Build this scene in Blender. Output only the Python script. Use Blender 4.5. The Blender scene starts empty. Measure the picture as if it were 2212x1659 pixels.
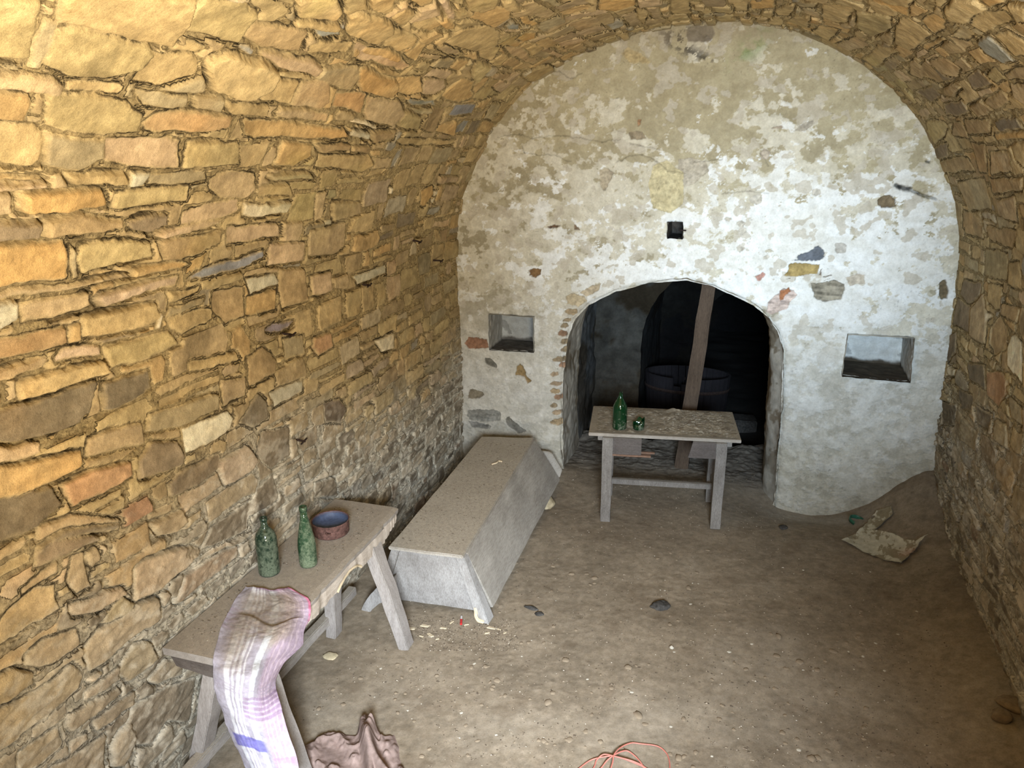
import bpy, bmesh, math, random
import numpy as np
from mathutils import Vector, Matrix
random.seed(7); rng=np.random.default_rng(11)
C=bpy.context.scene.collection
PI=math.pi
# ------------------------------------------------------------------ survey: the camera and what its sight lines hit
H=2.8; F=1661.0; CX,CY=1106.0,829.5
_d=np.array([1645.-CX,280.-CY,F]); _d/=np.linalg.norm(_d)
_t=-F*_d[2]/(0.010*_d[0]+_d[1]); _v=np.array([0.010*_t,_t,F]); _v/=np.linalg.norm(_v)
RW=np.array([np.cross(_v,_d),_d,-_v])           # world = RW @ camera (x right, y down, z forward)
def ray(px,py):
    r=RW@np.array([px-CX,py-CY,F]); return r/np.linalg.norm(r)
def at_z(px,py,z):
    r=ray(px,py); s=(z-H)/r[2]; return Vector((r[0]*s,r[1]*s,z))
def at_y(px,py,y):
    r=ray(px,py); s=y/r[1]; return Vector((r[0]*s,y,H+r[2]*s))
cam=bpy.data.cameras.new('camera'); cam.sensor_fit='HORIZONTAL'; cam.sensor_width=36; cam.lens=36*F/2212
cam.clip_start=0.05; cam.clip_end=60
co=bpy.data.objects.new('camera',cam); C.objects.link(co)
M=Matrix(((RW[0][0],-RW[0][1],-RW[0][2]),(RW[1][0],-RW[1][1],-RW[1][2]),(RW[2][0],-RW[2][1],-RW[2][2]))).to_4x4()
M.translation=Vector((0,0,H)); co.matrix_world=M
bpy.context.scene.camera=co
# ------------------------------------------------------------------ noise
def lattice(seed): return np.random.default_rng(seed).random((257,257)).astype(np.float32)*2-1
def vnoise(x,y,seed):
    L=LAT[seed%16]; ox=(seed*37.17)%91; oy=(seed*53.71)%83
    x=x+ox; y=y+oy
    xi=np.floor(x).astype(np.int32); yi=np.floor(y).astype(np.int32)
    fx=(x-xi).astype(np.float32); fy=(y-yi).astype(np.float32)
    fx=fx*fx*(3-2*fx); fy=fy*fy*(3-2*fy)
    x0=xi&255; y0=yi&255; x1=(x0+1)&255; y1=(y0+1)&255
    a=L[x0,y0]; b=L[x1,y0]; c=L[x0,y1]; d=L[x1,y1]
    return (a+(b-a)*fx)*(1-fy)+(c+(d-c)*fx)*fy
LAT=[lattice(s) for s in range(16)]
def fbm(x,y,seed,octs=4,gain=0.5,lac=2.03):
    r=0; a=1; t=0
    for i in range(octs):
        # turn each octave so the lattice does not show
        ca,sa=math.cos(1.1*i+0.4),math.sin(1.1*i+0.4)
        r=r+a*vnoise(x*ca-y*sa,x*sa+y*ca,seed+i*3); t+=a; a*=gain; x=x*lac; y=y*lac
    return r/t*1.6
def sstep(a,b,x):
    t=np.clip((x-a)/(b-a),0,1); return t*t*(3-2*t)
def poly_sdf(P,X,Y):       # positive inside
    P=np.asarray(P,float); n=len(P); d=np.full(X.shape,1e9); ins=np.zeros(X.shape,bool)
    for i in range(n):
        a=P[i]; b=P[(i+1)%n]; e=b-a; L=max(e@e,1e-12)
        wx=X-a[0]; wy=Y-a[1]; t=np.clip((wx*e[0]+wy*e[1])/L,0,1)
        dx=wx-e[0]*t; dy=wy-e[1]*t; d=np.minimum(d,dx*dx+dy*dy)
        c=((a[1]<=Y)&(b[1]>Y))|((b[1]<=Y)&(a[1]>Y))
        with np.errstate(divide='ignore',invalid='ignore'):
            xi=a[0]+(Y-a[1])/(b[1]-a[1]+1e-30)*e[0]
        ins^=c&(X<xi)
    d=np.sqrt(d); return np.where(ins,d,-d)
# ------------------------------------------------------------------ object helpers
def tag(o,label=None,cat=None,group=None,kind=None):
    if label: o['label']=label
    if cat: o['category']=cat
    if group: o['group']=group
    if kind: o['kind']=kind
    return o
def empty(name,loc,rz=0):
    o=bpy.data.objects.new(name,None); C.objects.link(o); o.location=loc; o.rotation_euler=(0,0,rz); o.empty_display_size=.05
    return o
def link(name,me,mat,parent=None,smooth=False):
    if smooth:
        me.polygons.foreach_set('use_smooth',[True]*len(me.polygons))
    if mat: me.materials.append(mat)
    o=bpy.data.objects.new(name,me); C.objects.link(o)
    if parent is not None: o.parent=parent
    return o
def from_bm(name,bm,mat,parent=None,smooth=False):
    bmesh.ops.recalc_face_normals(bm,faces=bm.faces)
    me=bpy.data.meshes.new(name); bm.to_mesh(me); bm.free(); return link(name,me,mat,parent,smooth)
def grid_mesh(name,V,keep,cols=None,attrs=None):
    """V: (n,m,3) grid, keep: (n-1,m-1) bool of faces"""
    n,m=V.shape[:2]; idx=np.arange(n*m).reshape(n,m)
    q=np.stack([idx[:-1,:-1],idx[1:,:-1],idx[1:,1:],idx[:-1,1:]],-1)[keep]
    used=np.zeros(n*m,bool); used[q.ravel()]=True; mp=np.cumsum(used)-1
    q=mp[q].astype(np.int32); vs=V.reshape(-1,3)[used].astype(np.float32)
    me=bpy.data.meshes.new(name); me.vertices.add(len(vs)); me.vertices.foreach_set('co',vs.ravel())
    me.loops.add(q.size); me.loops.foreach_set('vertex_index',q.ravel())
    me.polygons.add(len(q)); me.polygons.foreach_set('loop_start',np.arange(0,q.size,4,dtype=np.int32))
    me.polygons.foreach_set('use_smooth',np.ones(len(q),bool))
    me.update(calc_edges=True)
    if cols is not None:
        ca=me.color_attributes.new('Col','FLOAT_COLOR','POINT')
        c4=np.ones((len(vs),4),np.float32); c4[:,:3]=cols.reshape(-1,3)[used]; ca.data.foreach_set('color',c4.ravel())
    if attrs is not None: add_aux(me,attrs,None,used)
    return me
# ------------------------------------------------------------------ material helpers
def mat(name,rough=.9,spec=.2):
    m=bpy.data.materials.new(name); m.use_nodes=True; nt=m.node_tree; b=nt.nodes['Principled BSDF']
    b.inputs['Roughness'].default_value=rough
    b.inputs['Specular IOR Level'].default_value=spec
    return m,nt,b
def N(nt,t,**k):
    n=nt.nodes.new(t)
    for a,v in k.items():
        if a in n.inputs.keys(): n.inputs[a].default_value=v
        else: setattr(n,a,v)
    return n
def noise(nt,scale,detail=5,rough=.6,coord='Object',stretch=None,dist=0):
    tc=N(nt,'ShaderNodeTexCoord'); mp=N(nt,'ShaderNodeMapping')
    if stretch: mp.inputs['Scale'].default_value=stretch
    nt.links.new(tc.outputs[coord],mp.inputs[0])
    n=N(nt,'ShaderNodeTexNoise'); n.inputs['Scale'].default_value=scale; n.inputs['Detail'].default_value=detail
    n.inputs['Roughness'].default_value=rough; n.inputs['Distortion'].default_value=dist
    nt.links.new(mp.outputs[0],n.inputs['Vector']); return n.outputs['Fac']
def ramp(nt,fac,stops,interp='LINEAR'):
    r=N(nt,'ShaderNodeValToRGB'); e=r.color_ramp.elements; r.color_ramp.interpolation=interp
    while len(e)>len(stops): e.remove(e[-1])
    while len(e)<len(stops): e.new(.5)
    for el,(p,c) in zip(e,stops):
        el.position=p; el.color=(*c,1) if len(c)==3 else c
    nt.links.new(fac,r.inputs[0]); return r.outputs[0]
def mixc(nt,fac,a,b,mode='MIX'):
    m=N(nt,'ShaderNodeMix',data_type='RGBA',blend_type=mode)
    for s,v in ((m.inputs[0],fac),(m.inputs[6],a),(m.inputs[7],b)):
        if hasattr(v,'is_output') : nt.links.new(v,s)
        elif isinstance(v,(int,float)): s.default_value=v
        else: s.default_value=(*v,1)
    return m.outputs[2]
def bump(nt,b,heights,chain=None):
    prev=None
    for h,st,di in heights:
        n=N(nt,'ShaderNodeBump'); n.inputs['Strength'].default_value=st; n.inputs['Distance'].default_value=di
        nt.links.new(h,n.inputs['Height'])
        if prev is not None: nt.links.new(prev,n.inputs['Normal'])
        prev=n.outputs[0]
    nt.links.new(prev,b.inputs['Normal'])
def add_aux(me,aux,used_shape,keep_used):
    ca=me.color_attributes.new('Aux','FLOAT_COLOR','POINT'); c4=np.ones((len(me.vertices),4),np.float32); c4[:,:3]=aux.reshape(-1,3)[keep_used]; ca.data.foreach_set('color',c4.ravel())
def stone_mat(name):
    m,nt,b=mat(name,.95,.12)
    a=N(nt,'ShaderNodeVertexColor',layer_name='Col'); x=N(nt,'ShaderNodeVertexColor',layer_name='Aux'); s=N(nt,'ShaderNodeSeparateColor'); nt.links.new(x.outputs[0],s.inputs[0])
    def M(op,p,q,r=None,clamp=False):
        n=N(nt,'ShaderNodeMath',operation=op); n.use_clamp=clamp
        for i,v in enumerate((p,q,r)):
            if v is None: continue
            if isinstance(v,(int,float)): n.inputs[i].default_value=v
            else: nt.links.new(v,n.inputs[i])
        return n.outputs[0]
    nA=noise(nt,70,6,.7); nB=noise(nt,17,5,.65); nC=noise(nt,230,4,.7); nD=noise(nt,34,6,.75)
    d=M('ADD',M('MULTIPLY_ADD',s.outputs[0],.06,-.03),M('MULTIPLY_ADD',nD,.016,-.008))
    # dark open joints hard against the stones
    g=M('DIVIDE',M('ADD',d,.0022),.0024); g=M('POWER',2.718,M('MULTIPLY',M('MULTIPLY',g,g),-1.0)); crack=M('MULTIPLY',g,M('MULTIPLY',s.outputs[1],M('MULTIPLY_ADD',noise(nt,11,3,.6),5.5,-2.1,True),None,True),None,True)
    mortar=M('MULTIPLY_ADD',d,-180,-.3,True)
    grit=ramp(nt,nA,[(.36,(.42,.39,.34)),(.50,(1,1,1)),(.62,(1.22,1.22,1.2))])
    c=mixc(nt,1.0,a.outputs[0],ramp(nt,nA,[(.25,(.80,)*3),(.5,(1,)*3),(.78,(1.13,)*3)]),'MULTIPLY')
    c=mixc(nt,1.0,c,ramp(nt,nB,[(.3,(.82,.80,.76)),(.7,(1.14,1.14,1.13))]),'MULTIPLY')
    c=mixc(nt,1.0,c,ramp(nt,nC,[(.3,(.78,)*3),(.7,(1.2,)*3)]),'MULTIPLY')
    c=mixc(nt,M('MULTIPLY',mortar,.75),c,mixc(nt,1.0,c,grit,'MULTIPLY'))
    c=mixc(nt,M('MULTIPLY',crack,.85),c,(.055,.042,.026))
    nt.links.new(c,b.inputs['Base Color'])
    hc=M('MULTIPLY',crack,-1.0); hg=M('MULTIPLY',M('MULTIPLY',nA,mortar),1.0)
    bump(nt,b,[(nB,.5,.012),(hc,.9,.012),(hg,.9,.012),(nA,.7,.0035),(nC,.8,.0014)])
    return m
def attr_mat(name,scale=60,var=.35,bstr=.6,bd=.004,rough=.95,spec=.12):
    m,nt,b=mat(name,rough,spec)
    a=N(nt,'ShaderNodeVertexColor',layer_name='Col')
    n1=noise(nt,scale,6,.7); n2=noise(nt,scale*.23,4,.6)
    c=mixc(nt,1.0,a.outputs[0],ramp(nt,n1,[(.25,(1-var,)*3),(.5,(1,)*3),(.78,(1+var*.6,)*3)]),'MULTIPLY')
    c=mixc(nt,1.0,c,ramp(nt,n2,[(.3,(.86,.84,.8)),(.7,(1.1,1.1,1.1))]),'MULTIPLY')
    nt.links.new(c,b.inputs['Base Color'])
    bump(nt,b,[(n2,bstr*.6,bd*3),(n1,bstr,bd)])
    return m
# ------------------------------------------------------------------ the vault: its cross-section, measured at the end wall
D=5.95
PROF=[(-2.30,-.35),(-2.30,.2),(-2.295,1.0),(-2.30,1.65),(-2.295,2.03),(-2.244,2.29),(-2.159,2.508),(-1.987,2.803),(-1.761,3.06),(-1.563,3.2),(-1.319,3.32),(-1.05,3.41),
 (-.757,3.475),(-.505,3.5),(-.196,3.49),(.107,3.435),(.382,3.33),(.567,3.23),(.812,3.05),(.993,2.86),(1.107,2.70),(1.235,2.47),(1.305,2.33),(1.36,2.13),(1.385,1.94),(1.393,1.685),
 (1.398,1.35),(1.40,1.04),(1.415,.75),(1.43,.4),(1.45,.1),(1.46,-.35)]
PROF=np.array(PROF)
_seg=np.linalg.norm(np.diff(PROF,axis=0),axis=1); _S=np.concatenate([[0],np.cumsum(_seg)]); STOT=_S[-1]
_fs=np.linspace(0,STOT,3000); _px=np.interp(_fs,_S,PROF[:,0]); _pz=np.interp(_fs,_S,PROF[:,1])
def _sm(a,k=81):
    p=np.concatenate([np.full(k,a[0])+(np.arange(-k,0)*(a[1]-a[0])),a,np.full(k,a[-1])+(np.arange(1,k+1)*(a[-1]-a[-2]))])
    w=np.hanning(k+2)[1:-1]; w/=w.sum(); return np.convolve(p,w,'same')[k:-k]
_px=_sm(_px); _pz=_sm(_pz)
_nx=np.gradient(_pz); _nz=-np.gradient(_px); _l=np.hypot(_nx,_nz); _nx/=_l; _nz/=_l   # inward
if _nx[10]<0: _nx=-_nx; _nz=-_nz
def vault_hit(px,py):
    r=ray(px,py)
    t=np.linspace(.5,9,6000); X=r[0]*t; Z=H+r[2]*t
    # nearest profile sample for each step; the crossing is where the inward offset changes sign
    best=None
    A=(_px[None,::6]-X[:,None])**2+(_pz[None,::6]-Z[:,None])**2
    j=A.argmin(1)*6; off=(X-_px[j])*_nx[j]+(Z-_pz[j])*_nz[j]
    k=np.argmax(off<0)
    if off[k]>=0: k=len(t)-1
    # refine
    tt=t[k]; x,z=r[0]*tt,H+r[2]*tt
    jj=((_px-x)**2+(_pz-z)**2).argmin()
    return (r[1]*tt,_fs[jj])
STONES=[]   # (code, [(y,s)...])
def crop(ox,oy,sc,items):
    for code,pts in items:
        STONES.append((code,[vault_hit(ox+x/sc,oy+y/sc) for x,y in pts]))
crop(0,0,2.011,[
('y',[(240,95),(250,10),(300,-30),(840,-30),(825,70),(740,190),(560,165),(400,130)]),
('Y',[(-60,0),(170,0),(150,130),(130,250),(-60,255)]),
('g',[(185,90),(240,100),(225,190),(160,290),(130,290),(150,180)]),
('Y',[(210,140),(330,120),(640,190),(660,230),(600,300),(440,335),(300,320),(190,270)]),
('Y',[(830,30),(880,-20),(1060,-20),(1110,50),(1030,190),(950,170),(870,130),(800,120)]),
('b',[(1085,100),(1290,110),(1340,130),(1300,220),(1130,205),(1050,170)]),
('y',[(1280,-30),(1460,-10),(1490,50),(1470,90),(1400,80),(1290,60)]),
('y',[(1280,70),(1400,90),(1480,105),(1470,128),(1280,100)]),
('s',[(1360,118),(1470,132),(1480,160),(1400,165)]),
('y',[(1350,180),(1530,200),(1510,240),(1330,230)]),
('y',[(1510,70),(1560,50),(1700,100),(1720,150),(1640,200),(1510,160)]),
('y',[(740,195),(820,168),(880,190),(890,212),(850,230),(760,215)]),
('y',[(640,220),(840,235),(860,260),(850,320),(700,370),(580,345),(600,310),(650,270)]),
('!',[(890,250),(970,210),(1130,260),(1190,300),(1160,370),(1080,410),(1000,410),(920,390),(885,320)]),
('p',[(1125,218),(1340,255),(1400,280),(1360,322),(1190,288),(1130,250)]),
('t',[(-40,300),(230,330),(270,370),(250,405),(-40,360)]),
('o',[(-40,390),(110,400),(120,450),(90,520),(-40,510)]),
('y',[(290,340),(500,360),(530,380),(500,405),(280,380)]),
('Y',[(200,395),(360,400),(540,440),(620,500),(600,570),(420,580),(200,540),(190,470)]),
('g',[(585,392),(820,420),(810,470),(740,480),(620,455)]),
('g',[(840,420),(980,425),(960,490),(840,480)]),
('B',[(630,540),(680,500),(800,490),(1010,510),(990,560),(880,590),(700,580),(640,570)]),
('y',[(1170,340),(1300,360),(1260,460),(1130,440),(1120,400)]),
('t',[(1310,360),(1400,340),(1430,370),(1425,440),(1380,480),(1270,465)]),
('y',[(990,440),(1165,470),(1150,515),(1010,500),(985,470)]),
('t',[(1220,475),(1430,500),(1420,530),(1230,520),(1190,500)]),
('g',[(1410,290),(1560,290),(1570,340),(1530,390),(1440,380),(1370,335)]),
('o',[(1570,300),(1720,340),(1740,370),(1690,415),(1570,400),(1560,350)]),
('p',[(1550,190),(1720,250),(1780,290),(1740,310),(1560,265),(1530,220)]),
('B',[(1470,400),(1590,410),(1570,500),(1450,470)]),
('t',[(1600,420),(1740,440),(1770,500),(1700,550),(1600,530),(1590,480)]),
('s',[(1775,432),(1890,440),(1900,462),(1785,458)]),
('S',[(1985,455),(2085,460),(2060,500),(1950,505)]),
('y',[(-40,535),(150,540),(190,600),(180,700),(130,720),(-40,700)]),
('g',[(190,570),(330,590),(450,610),(440,690),(330,735),(200,715)]),
('p',[(450,605),(620,600),(790,620),(780,730),(700,735),(560,725),(445,700)]),
('Y',[(820,620),(1030,625),(1040,720),(790,735)]),
('o',[(1060,590),(1055,530),(1130,530),(1500,560),(1520,600),(1330,605),(1100,610)]),
('o',[(1240,625),(1370,640),(1360,690),(1280,735),(1200,720),(1220,650)]),
('b',[(1380,632),(1530,622),(1520,650),(1400,670)]),
('y',[(1400,680),(1600,670),(1620,710),(1560,740),(1380,730)]),
('W',[(1540,520),(1635,545),(1630,560),(1530,535)]),
('w',[(1530,568),(1610,578),(1600,605),(1520,593)]),
('o',[(-40,755),(180,760),(200,775),(-40,775)]),('p',[(-40,783),(200,785),(200,810),(-40,812)]),
('y',[(280,748),(540,745),(550,790),(500,800),(300,800)]),
('w',[(570,745),(660,752),(620,800),(560,810)]),
('g',[(665,762),(900,748),(905,790),(760,810),(650,798)]),
('t',[(920,780),(1000,750),(1110,765),(1120,830),(1070,870),(960,860),(920,820)]),
('O',[(90,828),(440,828),(455,900),(300,920),(90,922)]),
('Y',[(500,835),(560,818),(830,812),(820,870),(640,895),(480,908)]),
('t',[(-40,825),(60,830),(50,930),(-40,930)]),
('g',[(1160,762),(1360,755),(1380,780),(1200,790)]),
('b',[(1140,812),(1260,802),(1270,850),(1130,852)]),
('p',[(800,915),(900,888),(1040,872),(1050,925),(960,955),(790,975)]),
('W',[(1070,885),(1180,893),(1270,875),(1240,930),(1140,952),(1065,940)]),
('d',[(550,965),(620,935),(735,932),(730,975),(650,1000),(565,1000)]),
('b',[(190,955),(340,932),(535,962),(535,1000),(400,1018),(190,1032)]),
('d',[(-40,960),(180,965),(160,1035),(-40,1050)]),
('p',[(1380,842),(1420,835),(1400,945),(1372,955)]),('t',[(1440,875),(1560,872),(1560,925),(1440,955)]),
('p',[(650,1015),(900,955),(980,965),(960,985),(700,1038)]),
('p',[(1000,992),(1220,980),(1228,1030),(1000,1068)]),
('t',[(1345,1002),(1498,962),(1498,1068),(1450,1108),(1342,1108)]),
('O',[(-40,1062),(270,1050),(290,1080),(290,1208),(150,1222),(-40,1238)]),
('g',[(305,1065),(330,1095),(342,1208),(315,1212),(297,1140)]),
('Y',[(345,1062),(500,1048),(655,1053),(668,1118),(520,1148),(355,1192),(328,1110)]),
('b',[(695,1060),(740,1042),(900,1022),(975,1012),(968,1060),(860,1108),(725,1138)]),
('S',[(810,1213),(900,1165),(1150,1098),(1158,1120),(1070,1172),(900,1213)]),
('p',[(1182,1062),(1328,1052),(1320,1130),(1175,1158)]),
('o',[(585,1172),(800,1135),(825,1150),(700,1188),(585,1208)]),
('t',[(-40,1262),(300,1232),(570,1192),(570,1208),(220,1268),(-40,1290)]),
])
crop(0,500,2.183,[
('P',[(470,302),(600,272),(845,212),(828,250),(720,290),(492,368),(452,340)]),
('t',[(85,342),(420,292),(433,358),(250,418),(92,428)]),
('w',[(-60,312),(60,322),(63,400),(-60,470)]),
('w',[(1168,232),(1310,208),(1328,253),(1182,298)]),
('b',[(1328,182),(1438,172),(1458,330),(1342,362),(1322,280)]),
('p',[(1468,202),(1560,192),(1563,288),(1482,303)]),
('w',[(1662,212),(1813,162),(1818,200),(1682,253)]),
('b',[(1012,292),(1148,272),(1153,398),(1062,438),(1002,380)]),
('o',[(1168,312),(1308,282),(1308,368),(1162,398)]),
('y',[(790,282),(948,267),(938,290),(802,328)]),('g',[(800,352),(968,322),(958,350),(785,392)]),
('y',[(372,402),(740,345),(758,400),(700,448),(392,508)]),
('P',[(252,592),(300,545),(475,540),(485,578),(262,612)]),
('B',[(-60,512),(300,455),(317,528),(180,568),(-60,610)]),
('o',[(330,442),(380,432),(383,528),(322,528)]),
('Y',[(500,542),(800,465),(845,530),(700,598),(525,638)]),
('y',[(785,402),(998,375),(998,420),(862,487),(812,450)]),
('W',[(752,382),(773,387),(758,458),(733,453)]),
('V',[(1255,462),(1300,433),(1400,425),(1370,458),(1285,478)]),
('R',[(1482,502),(1558,475),(1566,538),(1502,588),(1472,550)]),
('W',[(1767,512),(1858,470),(1863,548),(1802,568)]),
('t',[(-60,652),(200,595),(215,610),(180,648),(-60,715)]),
('y',[(75,712),(250,655),(480,605),(507,660),(250,748),(103,788)]),
('D',[(-60,862),(130,795),(445,700),(408,848),(330,915),(200,958),(45,998),(-60,1000)]),
('D',[(473,712),(698,655),(716,738),(560,836),(483,846)]),
('y',[(893,622),(1118,563),(1136,600),(893,666)]),
('b',[(1163,602),(1240,545),(1307,602),(1297,667),(1173,725)]),
('g',[(1343,502),(1438,493),(1447,578),(1363,607)]),
('t',[(1043,702),(1158,684),(1158,768),(1053,826)]),
('C',[(855,932),(1078,850),(1106,890),(1088,946),(875,1055)]),
('g',[(703,862),(1028,765),(1028,838),(842,916),(684,946)]),
('t',[(403,972),(658,904),(676,998),(402,1068)]),
('D',[(1163,850),(1210,760),(1256,802),(1266,878),(1200,935),(1133,908)]),
('N',[(1523,812),(1598,794),(1626,840),(1598,898),(1533,898)]),
('o',[(-60,1120),(378,1035),(386,1118),(150,1226),(-60,1285)]),
('R',[(293,1192),(420,1133),(606,1085),(616,1150),(550,1196),(342,1305)]),
('d',[(643,1082),(703,994),(828,984),(866,1060),(856,1108),(652,1167)]),
('d',[(793,1182),(870,1124),(1036,1055),(1056,1110),(950,1196),(803,1246)]),
('P',[(1023,1092),(1168,1014),(1216,1090),(1178,1146),(1062,1214)]),
('d',[(1243,952),(1368,924),(1368,1058),(1290,1116),(1213,1060)]),
('w',[(1273,762),(1428,704),(1428,758),(1303,828)]),
('D',[(-60,1285),(240,1204),(297,1280),(180,1396),(-60,1500)]),
('D',[(173,1500),(300,1412),(567,1364),(567,1398),(400,1438),(240,1478),(173,1556)]),
('t',[(182,1400),(330,1340),(560,1345),(575,1360),(300,1398),(170,1470)]),
('d',[(1213,1212),(1298,1144),(1307,1258),(1182,1336)]),
('d',[(963,1498),(1012,1392),(1198,1264),(1178,1398),(1090,1448)]),
('t',[(693,1382),(848,1314),(876,1370),(820,1426),(740,1438)]),
('t',[(643,1598),(703,1542),(898,1474),(956,1498),(900,1556),(664,1636)]),
('d',[(1483,1190),(1578,1154),(1587,1248),(1482,1258)]),
])
crop(0,1150,3.259,[
('d',[(245,250),(250,150),(330,80),(480,45),(690,20),(690,60),(500,140),(420,190),(300,240)]),
('t',[(480,350),(490,250),(510,170),(590,150),(620,280),(650,380),(540,440)]),
('t',[(600,150),(680,100),(720,190),(660,260),(620,210)]),
('t',[(150,400),(300,280),(420,215),(410,290),(250,370),(160,430)]),
('y',[(0,640),(60,540),(250,390),(400,370),(410,560),(240,650),(60,770),(-60,840),(-60,680)]),
('p',[(950,490),(930,250),(1000,190),(1300,90),(1400,150),(1280,260),(1110,400)]),
('R',[(1230,470),(1300,300),(1450,200),(1680,90),(1680,180),(1560,270),(1400,380),(1250,500)]),
('t',[(590,830),(700,680),(850,610),(960,520),(1110,440),(1120,600),(960,720),(780,890),(650,990),(600,900)]),
('Y',[(890,900),(960,790),(1050,760),(1115,880),(1000,1000),(900,1060),(850,1000)]),
('t',[(1060,1040),(1180,890),(1300,900),(1290,1000),(1120,1070)]),
('y',[(0,1240),(250,1120),(480,930),(590,1010),(560,1100),(330,1290),(90,1480),(-60,1560),(-60,1300)]),
('y',[(-60,1030),(100,960),(240,980),(240,1060),(60,1190),(-60,1240)]),
('t',[(180,880),(320,760),(540,680),(560,790),(400,900),(290,940),(200,930)]),
('t',[(460,1360),(470,1290),(840,1090),(860,1130),(680,1260),(480,1400)]),
('t',[(690,1390),(660,1330),(960,1110),(960,1210),(760,1360)]),
('y',[(100,1640),(110,1560),(400,1370),(430,1500),(250,1659),(120,1700)]),
('p',[(480,1470),(620,1410),(620,1450),(490,1560)]),
('t',[(330,1659),(620,1500),(760,1420),(760,1659),(400,1720)]),
('d',[(960,1230),(1180,1100),(1400,1020),(1340,1330),(1180,1350),(1080,1490),(980,1500),(900,1380)]),
('p',[(470,520),(640,470),(760,420),(850,380),(900,440),(700,560),(500,600)]),
('Y',[(720,640),(860,450),(950,500),(930,560),(770,640)]),
('t',[(800,1500),(860,1400),(960,1300),(960,1480),(880,1640),(810,1640)]),
('p',[(600,1130),(700,1060),(860,950),(850,1040),(700,1130),(600,1180)]),
('p',[(610,1040),(700,980),(710,1010),(640,1070)]),
])
crop(640,0,3.352,[
('y',[(430,90),(640,130),(720,200),(720,260),(560,270),(430,290),(345,230),(370,170)]),
('y',[(520,-30),(720,-30),(700,70),(640,100),(540,50)]),
('y',[(680,120),(780,50),(880,100),(780,190),(720,160)]),
('y',[(810,-30),(1000,-30),(980,20),(900,50),(830,10)]),
('P',[(1030,30),(1080,10),(1160,110),(1160,160),(1100,140)]),
('y',[(1200,-30),(1480,-30),(1430,60),(1330,90),(1260,70)]),
('o',[(1240,130),(1400,60),(1550,60),(1540,120),(1440,190),(1330,150)]),
('y',[(1480,10),(1560,0),(1640,60),(1560,80),(1490,50)]),
('s',[(1515,185),(1550,140),(1610,175),(1600,215),(1560,210)]),
('O',[(1605,110),(1650,100),(1740,170),(1720,195),(1650,175)]),
('O',[(1600,280),(1660,240),(1740,235),(1740,270),(1640,305)]),
('y',[(1060,290),(1200,210),(1400,180),(1470,230),(1450,330),(1300,380),(1120,320)]),
('y',[(850,170),(980,120),(1050,200),(960,250),(860,220)]),
('o',[(1010,160),(1100,140),(1170,200),(1080,215)]),
('y',[(650,250),(760,240),(880,290),(850,340),(740,390),(650,330)]),
('o',[(420,350),(640,350),(760,430),(720,490),(600,460),(420,420)]),
('t',[(1020,330),(1100,330),(1190,390),(1150,410),(1040,370)]),
('y',[(780,420),(900,320),(960,330),(870,440)]),
('g',[(980,480),(1040,420),(1140,430),(1090,500)]),
('o',[(1110,500),(1170,430),(1270,440),(1180,520)]),
('Y',[(1260,560),(1300,450),(1420,470),(1310,590)]),
('o',[(740,560),(900,550),(910,660),(800,690),(700,660)]),
('p',[(930,580),(1080,580),(1090,640),(1000,690),(920,680)]),
('o',[(1050,700),(1200,560),(1300,600),(1280,720),(1180,740)]),
('Y',[(1300,690),(1380,640),(1480,690),(1370,740),(1290,720)]),
('y',[(1310,340),(1480,340),(1420,440),(1340,420)]),
('t',[(1510,340),(1640,360),(1700,430),(1640,450),(1540,400)]),
('y',[(1640,570),(1720,510),(1830,480),(1870,510),(1790,570),(1700,600)]),
('Y',[(740,830),(830,800),(910,850),(890,950),(740,920)]),
('b',[(920,940),(990,780),(1080,790),(1000,960)]),
('o',[(1040,900),(1160,870),(1140,970),(1020,950)]),
('b',[(550,940),(720,950),(700,1000),(560,1020)]),
('y',[(720,1010),(1150,1020),(1140,1050),(760,1060)]),
('b',[(420,1060),(540,1040),(520,1100),(410,1090)]),
('p',[(1030,1270),(1190,1280),(1170,1320),(1030,1330)]),
('O',[(900,1390),(990,1340),(1000,1400),(930,1500),(905,1490)]),
('W',[(1005,1380),(1035,1375),(1025,1410),(1000,1420)]),('W',[(670,1350),(698,1345),(690,1400),(668,1400)]),
('W',[(990,1440),(1015,1430),(1010,1480),(990,1485)]),
('g',[(1370,870),(1430,760),(1500,760),(1420,880)]),
])
crop(1300,0,3.352,[
('O',[(-20,-20),(230,-20),(240,20),(100,70),(-20,60)]),
('y',[(500,-20),(630,-20),(640,110),(510,110)]),
('y',[(950,0),(1060,-10),(1050,70),(960,70)]),('y',[(950,80),(1050,80),(1040,130),(950,120)]),
('O',[(1060,0),(1240,-10),(1240,50),(1090,55)]),('y',[(1160,60),(1240,65),(1220,150),(1150,140)]),
('y',[(1260,60),(1370,20),(1400,40),(1350,110),(1260,110)]),
('y',[(260,50),(330,90),(300,190),(250,110)]),
('t',[(160,120),(240,90),(290,190),(200,210)]),
('t',[(330,50),(410,40),(430,130),(370,150)]),
('y',[(1380,120),(1500,110),(1480,210),(1340,160)]),
('g',[(1400,20),(1550,10),(1540,60),(1420,50)]),
('y',[(1580,30),(1830,50),(1760,170),(1600,160)]),
('y',[(1560,190),(1720,220),(1640,300),(1530,240)]),
('Y',[(1850,70),(2080,110),(2100,200),(1960,270),(1850,180)]),
('O',[(1950,-20),(2212,60),(2212,130),(1960,40)]),
('t',[(1700,320),(1820,270),(1930,330),(1800,370)]),
('y',[(1890,430),(2000,340),(2140,370),(1980,480)]),
])
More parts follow.
